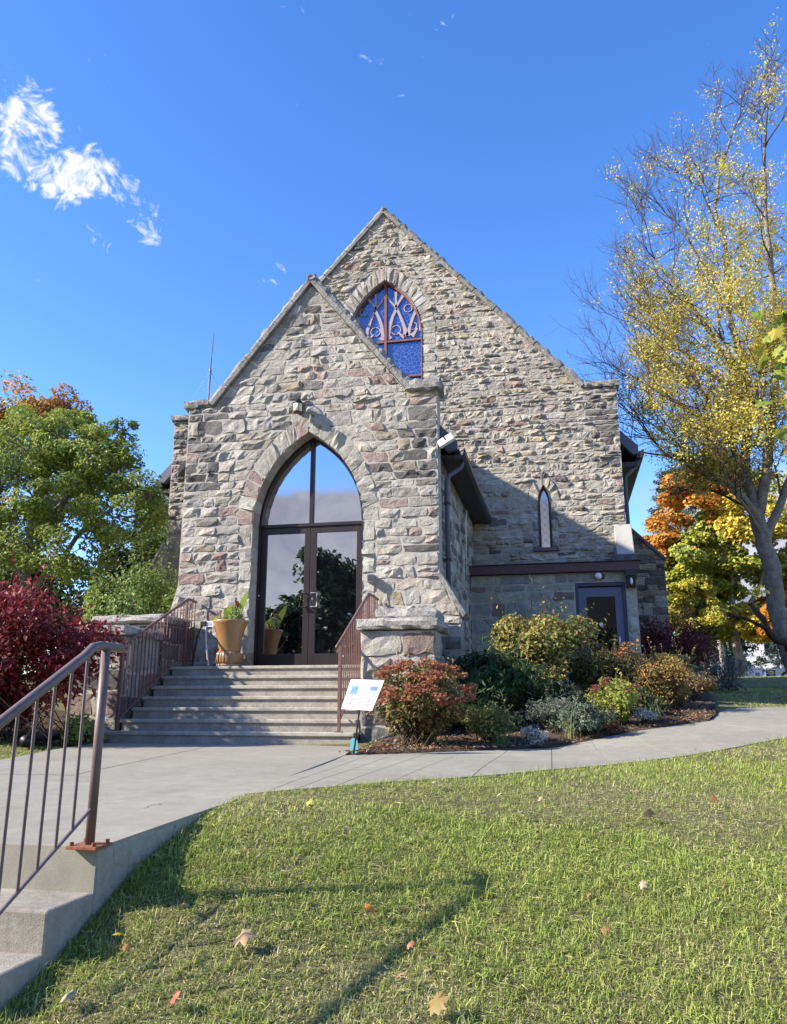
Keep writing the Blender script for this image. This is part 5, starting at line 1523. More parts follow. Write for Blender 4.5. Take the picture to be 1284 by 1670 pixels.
def maple_leaf_geo():
    pts = [(0, -.5), (.07, -.28), (.30, -.36), (.27, -.18), (.5, -.02), (.36, .04), (.40, .24), (.20, .16), (.14, .30), (0, .52)]
    pts = pts+[(-x, y) for x, y in pts[-2:0:-1]]
    return np.array(pts)
ML = maple_leaf_geo()
def maple_cards(P, size, pal, rng, flat=.3):
    n = len(P); k = len(ML)
    V = []; F = []; C = []
    for i in range(n):
        nr = rng.normal(size=3); nr[2] = abs(nr[2])+flat; nr[1] -= .5; nr /= np.linalg.norm(nr)
        t = rng.normal(size=3)*.6; t[2] -= 1.; t -= (t@nr)*nr; t /= np.linalg.norm(t); b = np.cross(nr, t)
        s = size[i]; o = len(V)
        V.append(P[i]+nr*s*.06)
        curl = rng.uniform(-.25, .25)
        for x, y in ML: V.append(P[i]+(b*x-t*y*-1)*s+nr*s*(curl*(x*x+y*y)-.1*abs(x)))
        F += [(o, o+1+j, o+1+(j+1) % k) for j in range(k)]
        c = np.clip(np.array(pal[rng.integers(len(pal))])*rng.uniform(.75, 1.25), 0, 1); C += [c]*(k+1)
    return np.array(V), np.array(F), np.array(C)

def near_maple():
    rg = np.random.default_rng(66)
    b = np.array((6.6, 7.4, -.05))
    root = empty('norway_maple', b, 0, 'maple reaching a low leafy branch in from outside the lawn', 'tree')
    segs = [(np.array([b, b+(0, 0, 1.5), b+(.05, .1, 3.2), b+(.1, .2, 6)]), np.array([.26, .22, .18, .1]))]
    limb = np.array([b+(.05, .1, 2.6), (4.6, 6.7, 3.3), (2.9, 6.2, 3.35), (2.2, 6.05, 3.1), (1.92, 6.0, 2.85)])
    segs.append((limb, np.array([.09, .06, .03, .015, .006])))
    P = []
    for k in range(150):
        t = rg.random(); hub = limb[2]*(1-t)+limb[4]*t if t < .8 else limb[3]
        q = np.array((1.58+rg.random()**1.4*1.0, 6+rg.uniform(-.3, .3), rg.uniform(2.1, 3.5)))
        edge = 1.60+.07*math.sin(q[2]*9)+(.05 if q[2] < 2.5 else 0)
        if q[0] < edge: q[0] = edge+rg.uniform(0, .25)
        P.append(q)
        if k % 3 == 0: segs.append((bend(hub, q, rg, .15), np.linspace(.006, .002, 5)))
    for k in range(500):
        q = b+np.array((rg.normal(0, 1.8), rg.normal(0, 1.8), rg.uniform(3.2, 7)))
        if q[0] < 3.4: continue
        P.append(q)
    P = np.array(P)
    tubes_mesh('trunk', segs, M['bark'], root, 9)
    V, F, C = maple_cards(P, rg.uniform(.11, .18, len(P)), [(.17, .24, .03), (.24, .28, .04), (.12, .19, .025), (.36, .30, .04)], rg)
    link('crown', np_mesh('crown', V, F, M['leaf'], C), root)
near_maple()

# ---------------- shrubs and perennials
def shrub(name, label, c, r, n, leaf, pal, rng, cat='shrub', aspect=.5, flat=.1, stems=14, top=None, mat='leaf', clump=22, shell=.8, group=None, weights=None, cs=.34, up=.9):
    """c: ground point; r: (rx, ry, height)"""
    c = np.array((c[0], c[1], g1(c[0], c[1])+.04 if len(c) == 2 else c[2]), float)
    root = empty(name, c, 0, label, cat, group)
    mid = c+np.array((0, 0, r[2]*.5)); rad = np.array((r[0], r[1], r[2]*.5))
    d = rot_cluster(clump, rng, shell); d[:, 2] = d[:, 2]*.95
    cen = mid+d*rad*.82
    per = rng.multinomial(n, rng.dirichlet(np.full(clump, 4.)))
    PV = []; PF = []; PC = []; o = 0; segs = []
    for ce, k in zip(cen, per):
        s = cs*rng.uniform(.7, 1.25)
        P = ce+rot_cluster(k, rng, .4)*np.array((r[0]*s*1.25, r[1]*s*1.25, r[2]*s*.7))
        P[:, 2] = np.maximum(P[:, 2], c[2]+.02)
        u = (P-mid)/rad; u /= np.linalg.norm(u, axis=1)[:, None]+1e-6
        sub_ = [pal[i] for i in rng.choice(len(pal), max(1, len(pal)-1), replace=False)]
        V, F, C = leaf_cards(P, rng.uniform(.55, 1.4, k)*leaf, sub_, rng, flat, aspect, None, up=u*up)
        C = C*rng.uniform(.8, 1.18)
        PV.append(V); PF.append(F+o); PC.append(C); o += len(V)
        segs.append((bend(c+rng.normal(0, .25, 3)*(r[0], r[1], 0), ce, rng, .12), np.linspace(.009, .004, 5)))
    for _ in range(int(clump*.4)):                       # stray shoots
        a = rng.normal(size=3); a[2] = abs(a[2])+.45; a /= np.linalg.norm(a)
        p0 = mid+a*rad*.75; L = rng.uniform(.12, .32)*r[2]; dr = a+rng.normal(0, .3, 3); dr[2] += .5; dr /= np.linalg.norm(dr)
        k = int(rng.integers(5, 12)); t = np.linspace(.2, 1, k)[:, None]
        P = p0+dr*L*1.3*t+rng.normal(0, leaf*.35, (k, 3))
        V, F, C = leaf_cards(P, rng.uniform(.6, 1.1, k)*leaf, pal, rng, flat, aspect)
        PV.append(V); PF.append(F+o); PC.append(C); o += len(V)
        segs.append((np.array([p0, p0+dr*L*.6, p0+dr*L*1.25]), np.array([.007, .005, .004])))
    tubes_mesh('stems', segs, M['dark_bark'], root)
    link('foliage', np_mesh('foliage', np.concatenate(PV), np.concatenate(PF), M[mat], np.concatenate(PC)), root)
    if top:
        tn, tpal, tr, zlo = top
        for _ in range(tn):
            a = rng.normal(size=3); a[2] = abs(a[2])*.8+zlo; a[1] -= .25; a /= np.linalg.norm(a)
            h = mid+a*rad*rng.uniform(.92, 1.08)
            k = 60
            P = h+rot_cluster(k, rng, .2)*np.array((tr, tr, tr*.42))
            V, F, C = leaf_cards(P, rng.uniform(.6, 1.3, k)*tr*.38, tpal, rng, .3, .8)
            link('flower_head', np_mesh('flower_head', V-h, F, M['leaf'], C*rng.uniform(.8, 1.2)), root, h)
    return root

def blades(name, label, c, n, L, w, pal, rng, spread=.25, lean=.6, cat='plant', group=None, part='blades', zlift=0., ):
    c = np.array((c[0], c[1], g1(c[0], c[1])+.04+zlift if len(c) == 2 else c[2]), float)
    root = empty(name, c, 0, label, cat, group)
    V, F, C = blade_geo(c+np.column_stack([rng.normal(0, spread*.4, n), rng.normal(0, spread*.4, n), np.zeros(n)]), rng.uniform(.6, 1.2, n)*L, rng.uniform(.7, 1.2, n)*w, pal, rng, lean)
    link(part, np_mesh(part, V, F, M['leaf'], C), root)
    return root
def blade_geo(P, L, w, pal, rng, lean, segs=3):
    n = len(P); a = rng.uniform(0, 2*math.pi, n); out = np.stack([np.cos(a), np.sin(a), np.zeros(n)], 1); side = np.stack([-np.sin(a), np.cos(a), np.zeros(n)], 1)
    ln = (lean*rng.uniform(.3, 1.3, n))[:, None]
    L = np.asarray(L)[:, None]; w = np.asarray(w)[:, None]
    rows = []
    for k in range(segs+1):
        t = k/segs
        c = P+np.array((0, 0, 1.))*L*(t-.35*ln*t*t)+out*L*ln*t**1.7
        ww = w*(.55+.9*t-1.4*t*t) if k < segs else w*.04
        rows += [c-side*ww*.5, c+side*ww*.5]
    V = np.stack(rows, 1).reshape(-1, 3); m = 2*(segs+1)
    base = (np.arange(n)*m)[:, None]
    F = np.concatenate([base+np.array([2*k, 2*k+1, 2*k+3, 2*k+2]) for k in range(segs)])
    pal = np.asarray(pal, float); c = pal[rng.integers(len(pal), size=n)]*rng.uniform(.75, 1.25, n)[:, None]
    return V, F, np.repeat(np.clip(c, 0, 1), m, axis=0)

def garden():
    rg = np.random.default_rng(77)
    CR = [(.23, .025, .032), (.18, .02, .025), (.28, .04, .045), (.12, .016, .02), (.26, .075, .065)]
    shrub('burning_bush', 'large crimson burning bush standing left of the stairs', (-7.95, 10.3), (1.75, 1.35, 2.25), 19000, .10, CR, rg, clump=60, cs=.22, up=.5)
    shrub('green_shrub', 'bright green leafy shrub behind the shaded stone pier', (-8.45, 14.9, 1.1), (1.5, 1.0, 2.45), 10500, .085, [(.17, .24, .05), (.22, .29, .06), (.12, .19, .04)], rg, clump=46, cs=.24)
    shrub('low_green_plant', 'low pale green plant half hidden under the crimson burning bush', (-6.9, 10.7), (.35, .3, .4), 500, .07, LIME, rg)
    SED = [(.15, .165, .05), (.21, .20, .06), (.30, .24, .07), (.20, .125, .055), (.27, .16, .07)]
    RUST = [(.38, .16, .075), (.33, .12, .07), (.42, .20, .09), (.27, .10, .055), (.38, .16, .12)]
    shrub('stonecrop', 'tall rust-orange stonecrop clump in front of the stone pier', (-1.86, 10.55), (.70, .58, 1.08), 7000, .065, SED, rg, 'flowering plant', clump=44, top=(90, RUST, .105, .0), cs=.25)
    shrub('wall_shrub', 'large yellow-green shrub with orange tinges under the annex wall', (-.36, 14.3), (1.12, .85, 1.78), 12500, .08, [(.17, .19, .045), (.24, .245, .06), (.30, .27, .075), (.13, .15, .035), (.34, .20, .07)], rg, clump=60, cs=.25)
    shrub('peony_clump', 'dark green lance-leaved clump between the rust-orange stonecrop and the large shrub', (-1.1, 12.5), (.85, .55, 1.2), 5200, .17, [(.045, .085, .03), (.06, .11, .035), (.035, .065, .025)], rg, 'plant', aspect=.22, clump=26, flat=.0)
    shrub('barberry_hedge', 'dark red barberry hedge beside the side buttress', (2.75, 20.6), (1.25, .6, 1.85), 9500, .06, [(.13, .02, .028), (.10, .017, .022), (.17, .03, .035)], rg, clump=50, cs=.24)
    shrub('spirea', 'rounded orange and gold spirea near the bend of the path', (1.68, 14.3), (.72, .55, .98), 7000, .05, [(.25, .18, .05), (.33, .19, .06), (.21, .20, .05), (.29, .12, .05), (.14, .15, .04)], rg, clump=36, cs=.26)
    shrub('hydrangea', 'faded brown-orange hydrangea below the blue side door', (.95, 15.3), (.8, .5, 1.02), 4600, .10, [(.15, .145, .05), (.19, .15, .06), (.23, .14, .06), (.09, .10, .035)], rg, 'flowering plant', clump=26, top=(12, [(.30, .15, .07), (.25, .13, .07)], .13, .35))
    shrub('fern_clump', 'brownish fern-like clump between the large shrub and the hydrangea', (.72, 14.2), (.5, .4, .95), 1900, .15, [(.13, .125, .045), (.17, .14, .05), (.09, .09, .035)], rg, 'plant', aspect=.2, clump=16)
    shrub('yellow_stonecrop', 'bright yellow-green stonecrop with dusky red flower heads', (.74, 12.6), (.42, .34, .70), 3000, .055, [(.30, .33, .06), (.36, .37, .08), (.24, .28, .05)], rg, 'flowering plant', clump=20, top=(7, [(.30, .09, .085), (.25, .07, .07)], .075, .75), cs=.3)
    shrub('lavender', 'grey-green lavender tuft behind the silvery edging plant', (-.1, 12.1), (.45, .35, .62), 2400, .06, [(.17, .20, .15), (.21, .24, .18), (.13, .16, .11)], rg, 'plant', aspect=.22, clump=18)
    shrub('catmint', 'low bluish green catmint mound at the bed edge', (.30, 11.75), (.46, .32, .44), 2400, .05, [(.13, .18, .12), (.17, .22, .15), (.10, .14, .09)], rg, 'plant', clump=18)
    shrub('potentilla', 'small yellow-tipped green shrub right of the rust-orange stonecrop', (-1.0, 11.25), (.46, .34, .52), 2600, .05, [(.15, .19, .05), (.22, .25, .07), (.36, .34, .10), (.11, .14, .04)], rg, clump=20)
    for (x, y, s, lab) in [(-.42, 10.98, .22, 'silvery dusty miller tuft beside the catmint mound'), (1.18, 12.72, .2, 'silvery dusty miller tuft beside the rounded orange spirea')]:
        shrub('dusty_miller', lab, (x, y), (s, s*.8, .24), 600, .05, [(.40, .42, .40), (.48, .50, .48), (.34, .36, .35)], rg, 'plant', aspect=.3, clump=10)
    shrub('blue_lavender', 'grey-blue lavender mound past the end of the planting bed', (3.55, 19.0), (.75, .5, .72), 3800, .05, [(.10, .115, .15), (.13, .145, .18), (.085, .10, .10), (.10, .13, .09)], rg, 'plant', aspect=.25, clump=24)
    shrub('broadleaf_plant', 'broad-leaved yellowing plant in front of the dark red hedge', (2.2, 16.2), (.5, .4, .72), 260, .24, [(.24, .22, .06), (.17, .18, .05), (.28, .19, .06), (.12, .13, .04)], rg, 'plant', aspect=.35, clump=14, flat=.4)
    shrub('bronze_shrub', 'low bronze shrub under the broad-leaved yellowing plant', (2.2, 15.6), (.55, .4, .55), 2200, .055, [(.19, .11, .05), (.15, .12, .045), (.23, .14, .055)], rg, clump=20)
    shrub('aster_clump', 'dim green leafy clump filling the gap behind the grey-green lavender', (-.25, 13.0), (.55, .35, .72), 2200, .09, [(.07, .10, .035), (.10, .13, .04), (.05, .075, .03)], rg, 'plant', clump=22, aspect=.3)
    shrub('geranium_mound', 'low dark green mound behind the bright yellow-green stonecrop', (1.05, 13.5), (.5, .35, .5), 1800, .07, [(.07, .10, .035), (.11, .12, .045), (.17, .10, .05)], rg, 'plant', clump=20)
    shrub('leaf_litter_plant', 'withered reddish groundcover along the bed edge', (.62, 11.95), (.42, .16, .14), 500, .06, [(.26, .12, .06), (.30, .16, .08), (.20, .10, .06)], rg, 'plant', clump=12)
    blades('daylily', 'small arching green daylily tuft at the edge of the path', (-.82, 10.72), 46, .24, .014, [(.08, .15, .04), (.11, .18, .05)], rg, .16, .7)
    blades('daylily', 'pale arching daylily tuft in front of the rounded orange spirea', (1.35, 13.05), 46, .34, .02, [(.14, .19, .08), (.19, .24, .10)], rg, .22, .7)
    blades('ornamental_grass', 'thin upright grass tuft beside the catmint mound', (.05, 11.55), 26, .42, .012, [(.16, .2, .07), (.22, .24, .09)], rg, .12, .3)
    # planted urn
    u = empty('urn_planting', URN+np.array((0, 0, .72)), 0, 'bedding plants with canna leaves and a red bloom in the amber urn', 'plants')
    c = URN+np.array((0, 0, .76))
    for (dx, dz, L, w, a) in [(-.06, 0, .40, .15, .35), (.12, .05, .62, .13, .55), (-.12, -.02, .27, .16, -1.2), (.02, 0, .34, .12, -.4), (.06, 0, .42, .10, .1)]:
        k = 7; V = []; F = []
        for i in range(k):
            t = i/(k-1); ww = w*math.sin(math.pi*(t*.9+.08))**.8*.5
            x = dx+math.sin(a)*L*t*.75; z = dz+math.cos(a*.6)*L*t-.08*t*t
            V += [c+np.array((x-ww*math.cos(a), -.06-.05*t, z+ww*math.sin(a))), c+np.array((x, -.08-.05*t+.02, z)), c+np.array((x+ww*math.cos(a), -.06-.05*t, z-ww*math.sin(a)))]
        for i in range(k-1):
            for j in range(2): F.append((i*3+j, i*3+j+1, (i+1)*3+j+1, (i+1)*3+j))
        me = np_mesh('canna_leaf', V, F, M['leaf'], np.broadcast_to((.26, .36, .05) if dx != -.12 else (.42, .46, .16), (len(V), 3)), smooth=True); link('canna_leaf', me, u)
    P = c+rot_cluster(420, rg)*np.array((.26, .22, .15))+np.array((.04, 0, .04))
    V, F, C = leaf_cards(P, rg.uniform(.04, .075, 420), [(.13, .19, .06), (.32, .36, .20), (.45, .40, .10), (.09, .14, .05)], rg, .2)
    link('foliage', np_mesh('foliage', V, F, M['leaf'], C), u)
    P = c+np.array((.17, -.05, .22))+rot_cluster(160, rg)*np.array((.12, .1, .17))
    V, F, C = leaf_cards(P, rg.uniform(.035, .06, 160), [(.07, .10, .06), (.34, .38, .30), (.10, .14, .07)], rg, .2); link('foliage', np_mesh('foliage', V, F, M['leaf'], C), u)
    P = c+np.array((.15, -.08, .34))+rot_cluster(50, rg)*.045
    V, F, C = leaf_cards(P, .04, [(.42, .012, .02), (.34, .01, .015)], rg); link('red_bloom', np_mesh('red_bloom', V, F, M['leaf'], C), u)
    P = c+np.array((-.22, -.08, .06))+rot_cluster(70, rg)*.075
    V, F, C = leaf_cards(P, .045, [(.62, .55, .06), (.5, .5, .1)], rg); link('yellow_bloom', np_mesh('yellow_bloom', V, F, M['leaf'], C), u)
garden()
left_trees()
# ------------------------------------------------------------------ far background
def background():
    rg = np.random.default_rng(88)
    # white clapboard houses beyond the lawn
    def house(name, label, x0, x1, y0, y1, zb, ze, zr, wins, door=None, wallc=(.72, .73, .74)):
        h = empty(name, ((x0+x1)/2, y0, zb), 0, label, 'house')
        wm = principled('clapboard', wallc, .7, noise=[(3, .9, 1.06)])
        m = MB(); m.box((x0, y0, zb-1), (x1, y1, ze)); m.build('wall', wm, h)
        k = 0; z = zb
        m = MB(); yc = (y0+y1)/2
        m.prism([(y0-.4, ze-.05), (y1+.4, ze-.05), (yc, zr)], 'x', x0-.3, x1+.3); m.build('roof', M['house_roof'], h)
        n = int((ze-zb)/.5)
        for i in range(n):
            m = MB(); m.box((x0-.02, y0-.03, zb+i*.5), (x1+.02, y0-.004, zb+i*.5+.46)); m.build('siding_board', wm, h)
        for (xa, xb, za, zc) in wins:
            f = MB(); f.box((xa-.1, y0-.09, za-.1), (xb+.1, y0-.032, zc+.1)); fo = f.build('window', M['white'], h)
            f = MB(); f.box((xa, y0-.10, za), (xb, y0-.092, zc)); f.build('pane', M['dark_glass'], fo)
        if door:
            xa, xb, za, zc = door
            f = MB(); f.box((xa, y0-.09, za), (xb, y0-.032, zc)); f.build('door', M['door_blue'], h)
    house('white_house', 'white clapboard house far beyond the lawn on the right', 12.6, 24, 70, 80, 1.9, 7.2, 10.5, [(13.6, 14.6, 4.6, 6.1), (16.2, 17.2, 4.6, 6.1), (13.5, 14.7, 2.4, 3.8), (18.5, 19.7, 2.4, 3.8)])
    house('porch_house', 'low white house with small porch between the tree trunks', 8.2, 12.2, 66, 74, 1.9, 4.2, 6.0, [(9.0, 9.6, 2.6, 3.5), (11.1, 11.7, 2.6, 3.5)], (10.0, 10.7, 1.9, 3.6), (.68, .70, .75))
    # boards by the parking place
    def board(x0, x1, zb, zt, mat, label, extra=None):
        b = empty('parking_sign', ((x0+x1)/2, 46, 1.9), 0, label, 'sign')
        m = MB(); m.box((x0, 45.97, zb), (x1, 46.0, zt)); bo = m.build('panel', mat, b)
        for x in (x0+.04, x1-.04):
            m = MB(); m.box((x-.03, 46.005, 1.5), (x+.03, 46.05, zt)); m.build('post', M['grey_metal'], b)
        return bo
    board(9.36, 9.82, 1.98, 2.40, M['white'], 'blank white parking board left of the accessible-parking board')
    bo = board(9.96, 10.43, 1.98, 2.38, M['white'], 'white board with blue wheelchair symbol beyond the lawn')
    m = MB(); m.box((10.12, 45.955, 2.03), (10.28, 45.962, 2.23)); m.build('blue_symbol_field', M['print_blue'], bo)
    m = MB(); m.lathe([(.0, -.018), (.018, 0), (0, .018)], (10.185, 45.95, 2.205), 8); m.tube([(10.185, 45.95, 2.18), (10.19, 45.95, 2.12), (10.235, 45.95, 2.115), (10.25, 45.95, 2.06)], .009, 5)
    m.tube([(10.20+.04*math.cos(t), 45.95, 2.095+.04*math.sin(t)) for t in np.linspace(1.9, 6.0, 9)], .007, 5); m.build('wheelchair_symbol', M['white'], bo)
    bo = board(10.62, 11.08, 2.0, 2.36, M['sign_brown'], 'dark brown notice board with pale lettering beside the parked car')
    for k, (a, b_) in enumerate([(.08, .36), (.05, .40), (.12, .33)]):
        m = MB(); m.box((10.62+a, 45.958, 2.27-.085*k), (10.62+b_, 45.965, 2.295-.085*k)); m.build('lettering_line', M['white'], bo)
    # utility pole
    p = empty('utility_pole', (8.9, 52, 1.9), 0, 'weathered pale wooden utility pole in front of the houses', 'pole')
    m = MB(); m.tube([(9.72, 52, 1.6), (9.45, 52, 6.0), (9.3, 52, 9.6)], [.17, .15, .13], 10); m.build('pole_shaft', M['pole'], p, smooth=True)
    m = MB(); m.box((8.5, 51.8, 8.9), (10.1, 51.92, 9.05)); m.build('cross_arm', M['dark_bark'], p)
    # parked car
    car()
M['house_roof'] = principled('grey_shingles', (.16, .16, .17), .9, noise=[(6, .8, 1.2)])
M['sign_brown'] = principled('brown_sign', (.06, .035, .03), .6)
M['pole'] = principled('weathered_pole', (.42, .38, .33), .9, noise=[(8, .8, 1.2)])
def car():
    x0, y0, z0 = 11.1, 47.2, 1.72
    c = empty('parked_car', (x0+2, y0, z0), 0, 'white parked car partly seen behind the lawn crest', 'car')
    prof = [(0, .35), (.05, .62), (.35, .74), (1.15, .84), (1.75, 1.28), (2.2, 1.40), (3.2, 1.42), (3.9, 1.05), (4.4, .95), (4.5, .6), (4.45, .32), (3.9, .28), (.5, .26)]
    m = MB(); m.prism([(x0+a, z0+b) for a, b in prof], 'y', y0, y0+1.7); o = m.build('body', M['car_white'], c, bevel=.06)
    fix_normals(o.data)
    for pts in ([(1.30, .88), (1.80, 1.24), (2.25, 1.33), (2.3, .90)], [(2.4, .90), (2.38, 1.34), (3.15, 1.35), (3.7, 1.06), (3.6, .92)]):
        m = MB(); m.prism([(x0+a, z0+b) for a, b in pts], 'y', y0-.012, y0+.003); o = m.build('window', M['dark_glass'], c); fix_normals(o.data)
    for a in (.85, 3.6):
        for y in (y0+.0, y0+1.55):
            m = MB(); ring = [(x0+a+.32*math.cos(t), z0+.30+.32*math.sin(t)) for t in np.arange(20)*math.pi/10]
            m.prism(ring, 'y', y-.03, y+.18); w = m.build('wheel', M['black'], c)
            m = MB(); ring = [(x0+a+.2*math.cos(t), z0+.30+.2*math.sin(t)) for t in np.arange(16)*math.pi/8]
            m.prism(ring, 'y', y-.04, y-.031); m.build('rim', M['grey_metal'], w)
    m = MB(); m.box((x0+.04, y0-.01, z0+.60), (x0+.28, y0+.2, z0+.70)); m.build('headlight', M['steel'], c)
M['car_white'] = principled('white_car_paint', (.75, .77, .80), .25, coat=.5)
background()

# black corrugated drain pipe beside the bush
def drain():
    d = empty('drain_pipe', (-7.1, 10.3, 0), 0, 'black corrugated drain pipe lying in front of the pier', 'drain pipe')
    P = np.array([(-7.15, 11.3, .14), (-7.3, 10.8, .12), (-7.32, 10.2, .10), (-7.05, 9.75, .09)])
    t = np.linspace(0, 3, 40); i = np.minimum(t.astype(int), 2); u = (t-i)[:, None]; Q = P[i]*(1-u)+P[i+1]*u
    m = MB(); m.tube(Q, .075+.008*(np.arange(40) % 2), 12); m.build('pipe', M['black'], d, smooth=True)
drain()

# ------------------------------------------------------------------ fallen leaves on the lawn
def fallen():
    rg = np.random.default_rng(99)
    spots = [(397, 1545, .105, (.42, .30, .17), 'large tan maple leaf lying on the lawn near the front steps'), (605, 1497, .085, (.58, .22, .05), 'bright orange leaf lying alone in the middle of the lawn'),
             (283, 1645, .07, (.42, .13, .09), 'curled pinkish red leaf on the lawn beside the front steps'), (715, 1655, .10, (.28, .20, .07), 'olive-brown maple leaf on the lawn slope'),
             (1050, 1455, .05, (.44, .38, .29), 'pale cream leaf standing upright in the lawn'), (713, 1283, .09, (.45, .42, .22), 'pale green leaf lying near the path edge'),
             (505, 1318, .06, (.50, .40, .10), 'small yellow leaf near the bend of the lawn edge'), (1165, 1311, .07, (.30, .13, .05), 'brown leaf on the upper lawn'),
             (1060, 1337, .08, (.07, .05, .03), 'dark shrivelled leaf on the upper lawn'), (815, 1304, .05, (.60, .56, .45), 'small white-cream leaf scrap near the path'),
             (255, 1408, .075, (.24, .21, .08), 'dull olive leaf in the shade of the walkway kerb'), (655, 1606, .055, (.45, .25, .14), 'small rusty leaf on the lawn below the orange leaf'),
             (1055, 1430, .06, (.20, .22, .06), 'green-brown leaf behind the pale cream leaf'), (988, 1530, .05, (.25, .14, .06), 'little dark brown leaf among the grass'),
             (190, 1537, .045, (.60, .38, .05), 'small bright yellow leaf in the grass by the steps'), (110, 1640, .07, (.46, .40, .26), 'folded straw-coloured leaf at the foot of the steps'),
             (206, 1560, .05, (.45, .24, .08), 'small orange-brown leaf beside the bright yellow one'), (670, 1555, .04, (.40, .2, .1), 'tiny rusty leaf scrap in the grass'),
             (300, 1490, .05, (.40, .24, .12), 'tan leaf curled in the grass by the kerb')]
    f = 1290.; yw, pt = R(11.8), R(13.7)
    fw = np.array([-math.sin(yw)*math.cos(pt), math.cos(yw)*math.cos(pt), math.sin(pt)]); rt = np.array([math.cos(yw), math.sin(yw), 0]); up = np.cross(rt, fw)
    for (px, py, s, c, lab) in spots:
        # where that line of sight meets the ground
        d = fw*f+rt*(px-642)-up*(py-835); d /= np.linalg.norm(d)
        t = np.linspace(1, 14, 900); P = np.array((0, 0, EYE))+d*t[:, None]
        k = int(np.argmax(P[:, 2] < gz(P[:, 0], P[:, 1])+.03)); p = P[k]
        V, F, C = maple_cards(np.array([p+np.array((0, 0, .03))]), np.array([s]), [c], rg, 1.5)
        V = V-p; V[1:] += rg.normal(0, s*.03, (len(V)-1, 3)); V[:, 2] += .12*s*np.sin(V[:, 0]/s*4+1)
        o = link('fallen_leaf', np_mesh('fallen_leaf', V, F, M['leaf'], np.broadcast_to(c, (len(V), 3)), smooth=True), None, p)
        tag(o, lab, 'leaf')
    for k in range(46):
        x, y = rg.uniform(-1.9, 3.2), rg.uniform(2.0, 8.5)
        if in_poly(np.array([x]), np.array([y]), PATH_POLY)[0] or y > 5.0+1.15*(x+2.0): continue
        p = np.array((x, y, g1(x, y)+.03)); s = rg.uniform(.022, .042)
        V, F, C = maple_cards(np.array([p]), np.array([s]), [(.5, .3, .1)], rg, .8); V = V-p+rg.normal(0, s*.06, V.shape)
        c = np.array([(.50, .34, .10), (.42, .22, .09), (.55, .46, .20), (.36, .20, .10), (.50, .42, .26)][k % 5])
        o = link('leaf_scrap', np_mesh('leaf_scrap', V, F, M['leaf'], np.broadcast_to(c, (len(V), 3))), None, p)
        tag(o, 'tiny curled leaf scrap caught in the lawn grass', 'leaf', 'leaf scraps scattered over the lawn')
fallen()

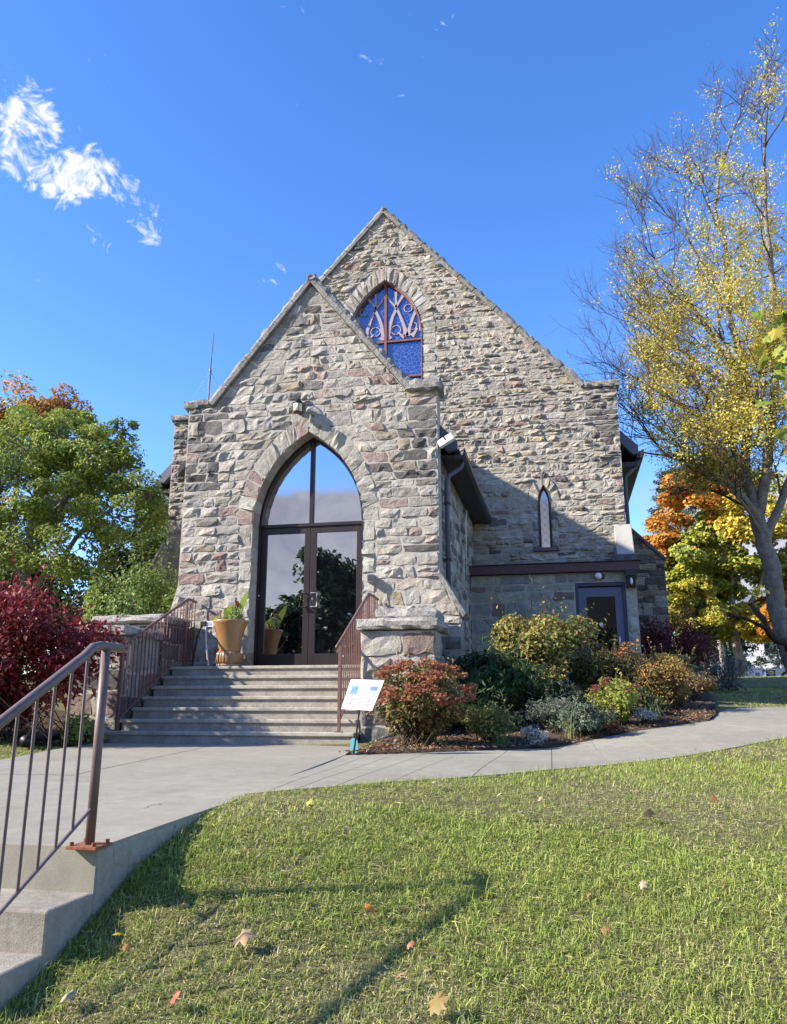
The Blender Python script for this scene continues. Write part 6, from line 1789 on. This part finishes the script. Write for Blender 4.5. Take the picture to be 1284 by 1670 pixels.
# ------------------------------------------------------------------ lawn blades
def lawn():
    rg = np.random.default_rng(101)
    def sample(n, x0, x1, y0, y1):
        return np.stack([rg.uniform(x0, x1, n), rg.uniform(y0, y1, n)], 1)
    def allowed(P):
        bad = in_poly(P[:, 0], P[:, 1], PATH_POLY) | in_poly(P[:, 0], P[:, 1], PLAZA)
        bad |= (P[:, 0] < -2.066) & (P[:, 1] < 6.3)
        bedpoly = [tuple(p) for p in PU[:6]]+[tuple(p) for p in BED_BACK[::-1]]
        bad |= in_poly(P[:, 0], P[:, 1], bedpoly)
        bad |= (P[:, 0] < -6.6) & (P[:, 1] > 9.9+1.45*np.clip((P[:, 0]+9.2)/2.4, 0, 1)-.2)
        return ~bad
    # tufts, each a handful of blades
    T = np.concatenate([sample(31000, -2.07, 2.4, 1.2, 5.2), sample(16000, -2.0, 4.0, 5.2, 9.0), sample(4500, 2.4, 4.6, 2, 5.2), sample(12000, 0, 7, 8.5, 14),
                        sample(3000, -9.5, -5.8, 6.4, 10.2), sample(7000, 3, 11, 14, 26), sample(4000, 4, 16, 26, 45)])
    T = T[allowed(T)]
    e = rg.integers(0, 80, 1500); fr_ = PLs[e]+(PLs[e+1]-PLs[e])*rg.random((1500, 1))+np.abs(rg.normal(0, .035, (1500, 1)))*np.array((.6, -.6))*rg.choice([1, 1, 1, -.6], (1500, 1))
    T = np.concatenate([T, fr_, np.stack([-2.066+np.abs(rg.normal(0, .02, 500)), rg.uniform(2.6, 5.1, 500)], 1)])
    nt = len(T); k = 8
    tx, ty = T[:, 0], T[:, 1]; td = np.hypot(tx, ty)
    patch = .5+.25*np.sin(tx*1.7+ty*.9+1)+.25*np.sin(tx*.8-ty*2.1+2.)+.3*np.sin(tx*4.1+ty*3.3)*np.sin(tx*2.2-ty*4.9)
    fine = np.sin(tx*11+ty*7)*np.sin(tx*6-ty*13)
    dry = np.clip((patch-.50)*1.5+fine*.28+rg.normal(0, .22, nt), 0, 1)
    dry = np.maximum(dry, np.clip(1-np.hypot(tx+1.85, ty-4.9)/.8, 0, 1)*rg.random(nt)*1.6)
    dry = np.maximum(dry, np.clip((td-5.5)*.05, 0, .35)*rg.random(nt)*1.8)
    big = .5+.5*np.sin(tx*3.1-ty*2.3+.7)*np.sin(tx*1.9+ty*3.7)
    tl = np.exp(rg.normal(0, .36, nt))*(1-.40*dry)*(.86+.28*big)                      # tuft height
    tcol = rg.uniform(.74, 1.26, nt)*(1.10-.10*big)
    I = np.repeat(np.arange(nt), k)
    n = len(I)
    sp = .012+.006*np.clip(td[I]/4, 1, 6)
    P = T[I]+rg.normal(0, 1, (n, 2))*sp[:, None]
    lush = rg.random(nt) < .10
    L = rg.uniform(.020, .046, n)*tl[I]*np.where(lush[I], 1.35, 1.)
    w = rg.uniform(.0022, .0042, n)*np.clip(td[I]/4.0, 1, 6)
    pal_g = np.array([(.27, .315, .065), (.33, .36, .085), (.20, .26, .05), (.38, .40, .11), (.24, .31, .06)]); pal_d = np.array([(.48, .42, .22), (.42, .37, .18), (.55, .49, .28), (.40, .37, .15)])
    pick = rg.random(n) < dry[I]*.62
    C = np.where(pick[:, None], pal_d[rg.integers(4, size=n)], pal_g[rg.integers(5, size=n)])*(tcol[I]*rg.uniform(.82, 1.18, n))[:, None]
    C = np.where((lush[I] & ~pick)[:, None], C*np.array((.82, .98, .75)), C)
    # flat thatch between the tufts
    m = 60000
    Q = sample(m, -2.07, 3.0, 1.0, 6.5); Q = Q[allowed(Q)]; m = len(Q)
    P = np.concatenate([P, Q]); L = np.concatenate([L, rg.uniform(.02, .06, m)]); w = np.concatenate([w, rg.uniform(.002, .004, m)])
    C = np.concatenate([C, pal_d[rg.integers(4, size=m)]*rg.uniform(.5, 1.0, m)[:, None]])
    ln = np.concatenate([rg.uniform(.25, 1.75, n), rg.uniform(2.0, 2.5, m)])[:, None]
    n += m
    base = np.column_stack([P, gz(P[:, 0], P[:, 1])-.003+np.concatenate([np.zeros(n-m), rg.uniform(.004, .022, m)])])
    a = rg.uniform(0, 2*math.pi, n); out = np.stack([np.cos(a), np.sin(a), np.zeros(n)], 1); side = np.stack([-np.sin(a), np.cos(a), np.zeros(n)], 1)
    side = side+rg.normal(0, .5, (n, 1))*np.array((0, 0, 1.))
    Lc = L[:, None]; wc = w[:, None]
    upv = np.array((0, 0, 1.))
    m1 = base+upv*Lc*np.maximum(.62-.16*ln, .12)+out*Lc*np.minimum(ln*.30, .5); tip = base+upv*Lc*np.maximum(1-.48*ln, .02)+out*Lc*np.minimum(ln*.75, 1.)
    V = np.stack([base-side*wc*.5, base+side*wc*.5, m1+side*wc*.42, m1-side*wc*.42, tip], 1).reshape(-1, 3)
    near = (np.hypot(P[:, 0], P[:, 1]) < 5.4) & (np.arange(n) < n-m)
    i = (np.arange(n)*5)[:, None]
    F = np.concatenate([i[near]+np.array([0, 1, 2]), i[near]+np.array([0, 2, 3]), i[near]+np.array([3, 2, 4]), i[~near]+np.array([0, 1, 4])])
    me = np_mesh('lawn_grass', V, F, M['grass'], np.repeat(np.clip(C, 0, 1), 5, axis=0))
    tag(link('lawn_grass', me), 'mown lawn grass with dry straw-coloured patches', 'grass', kind='stuff')
lawn()
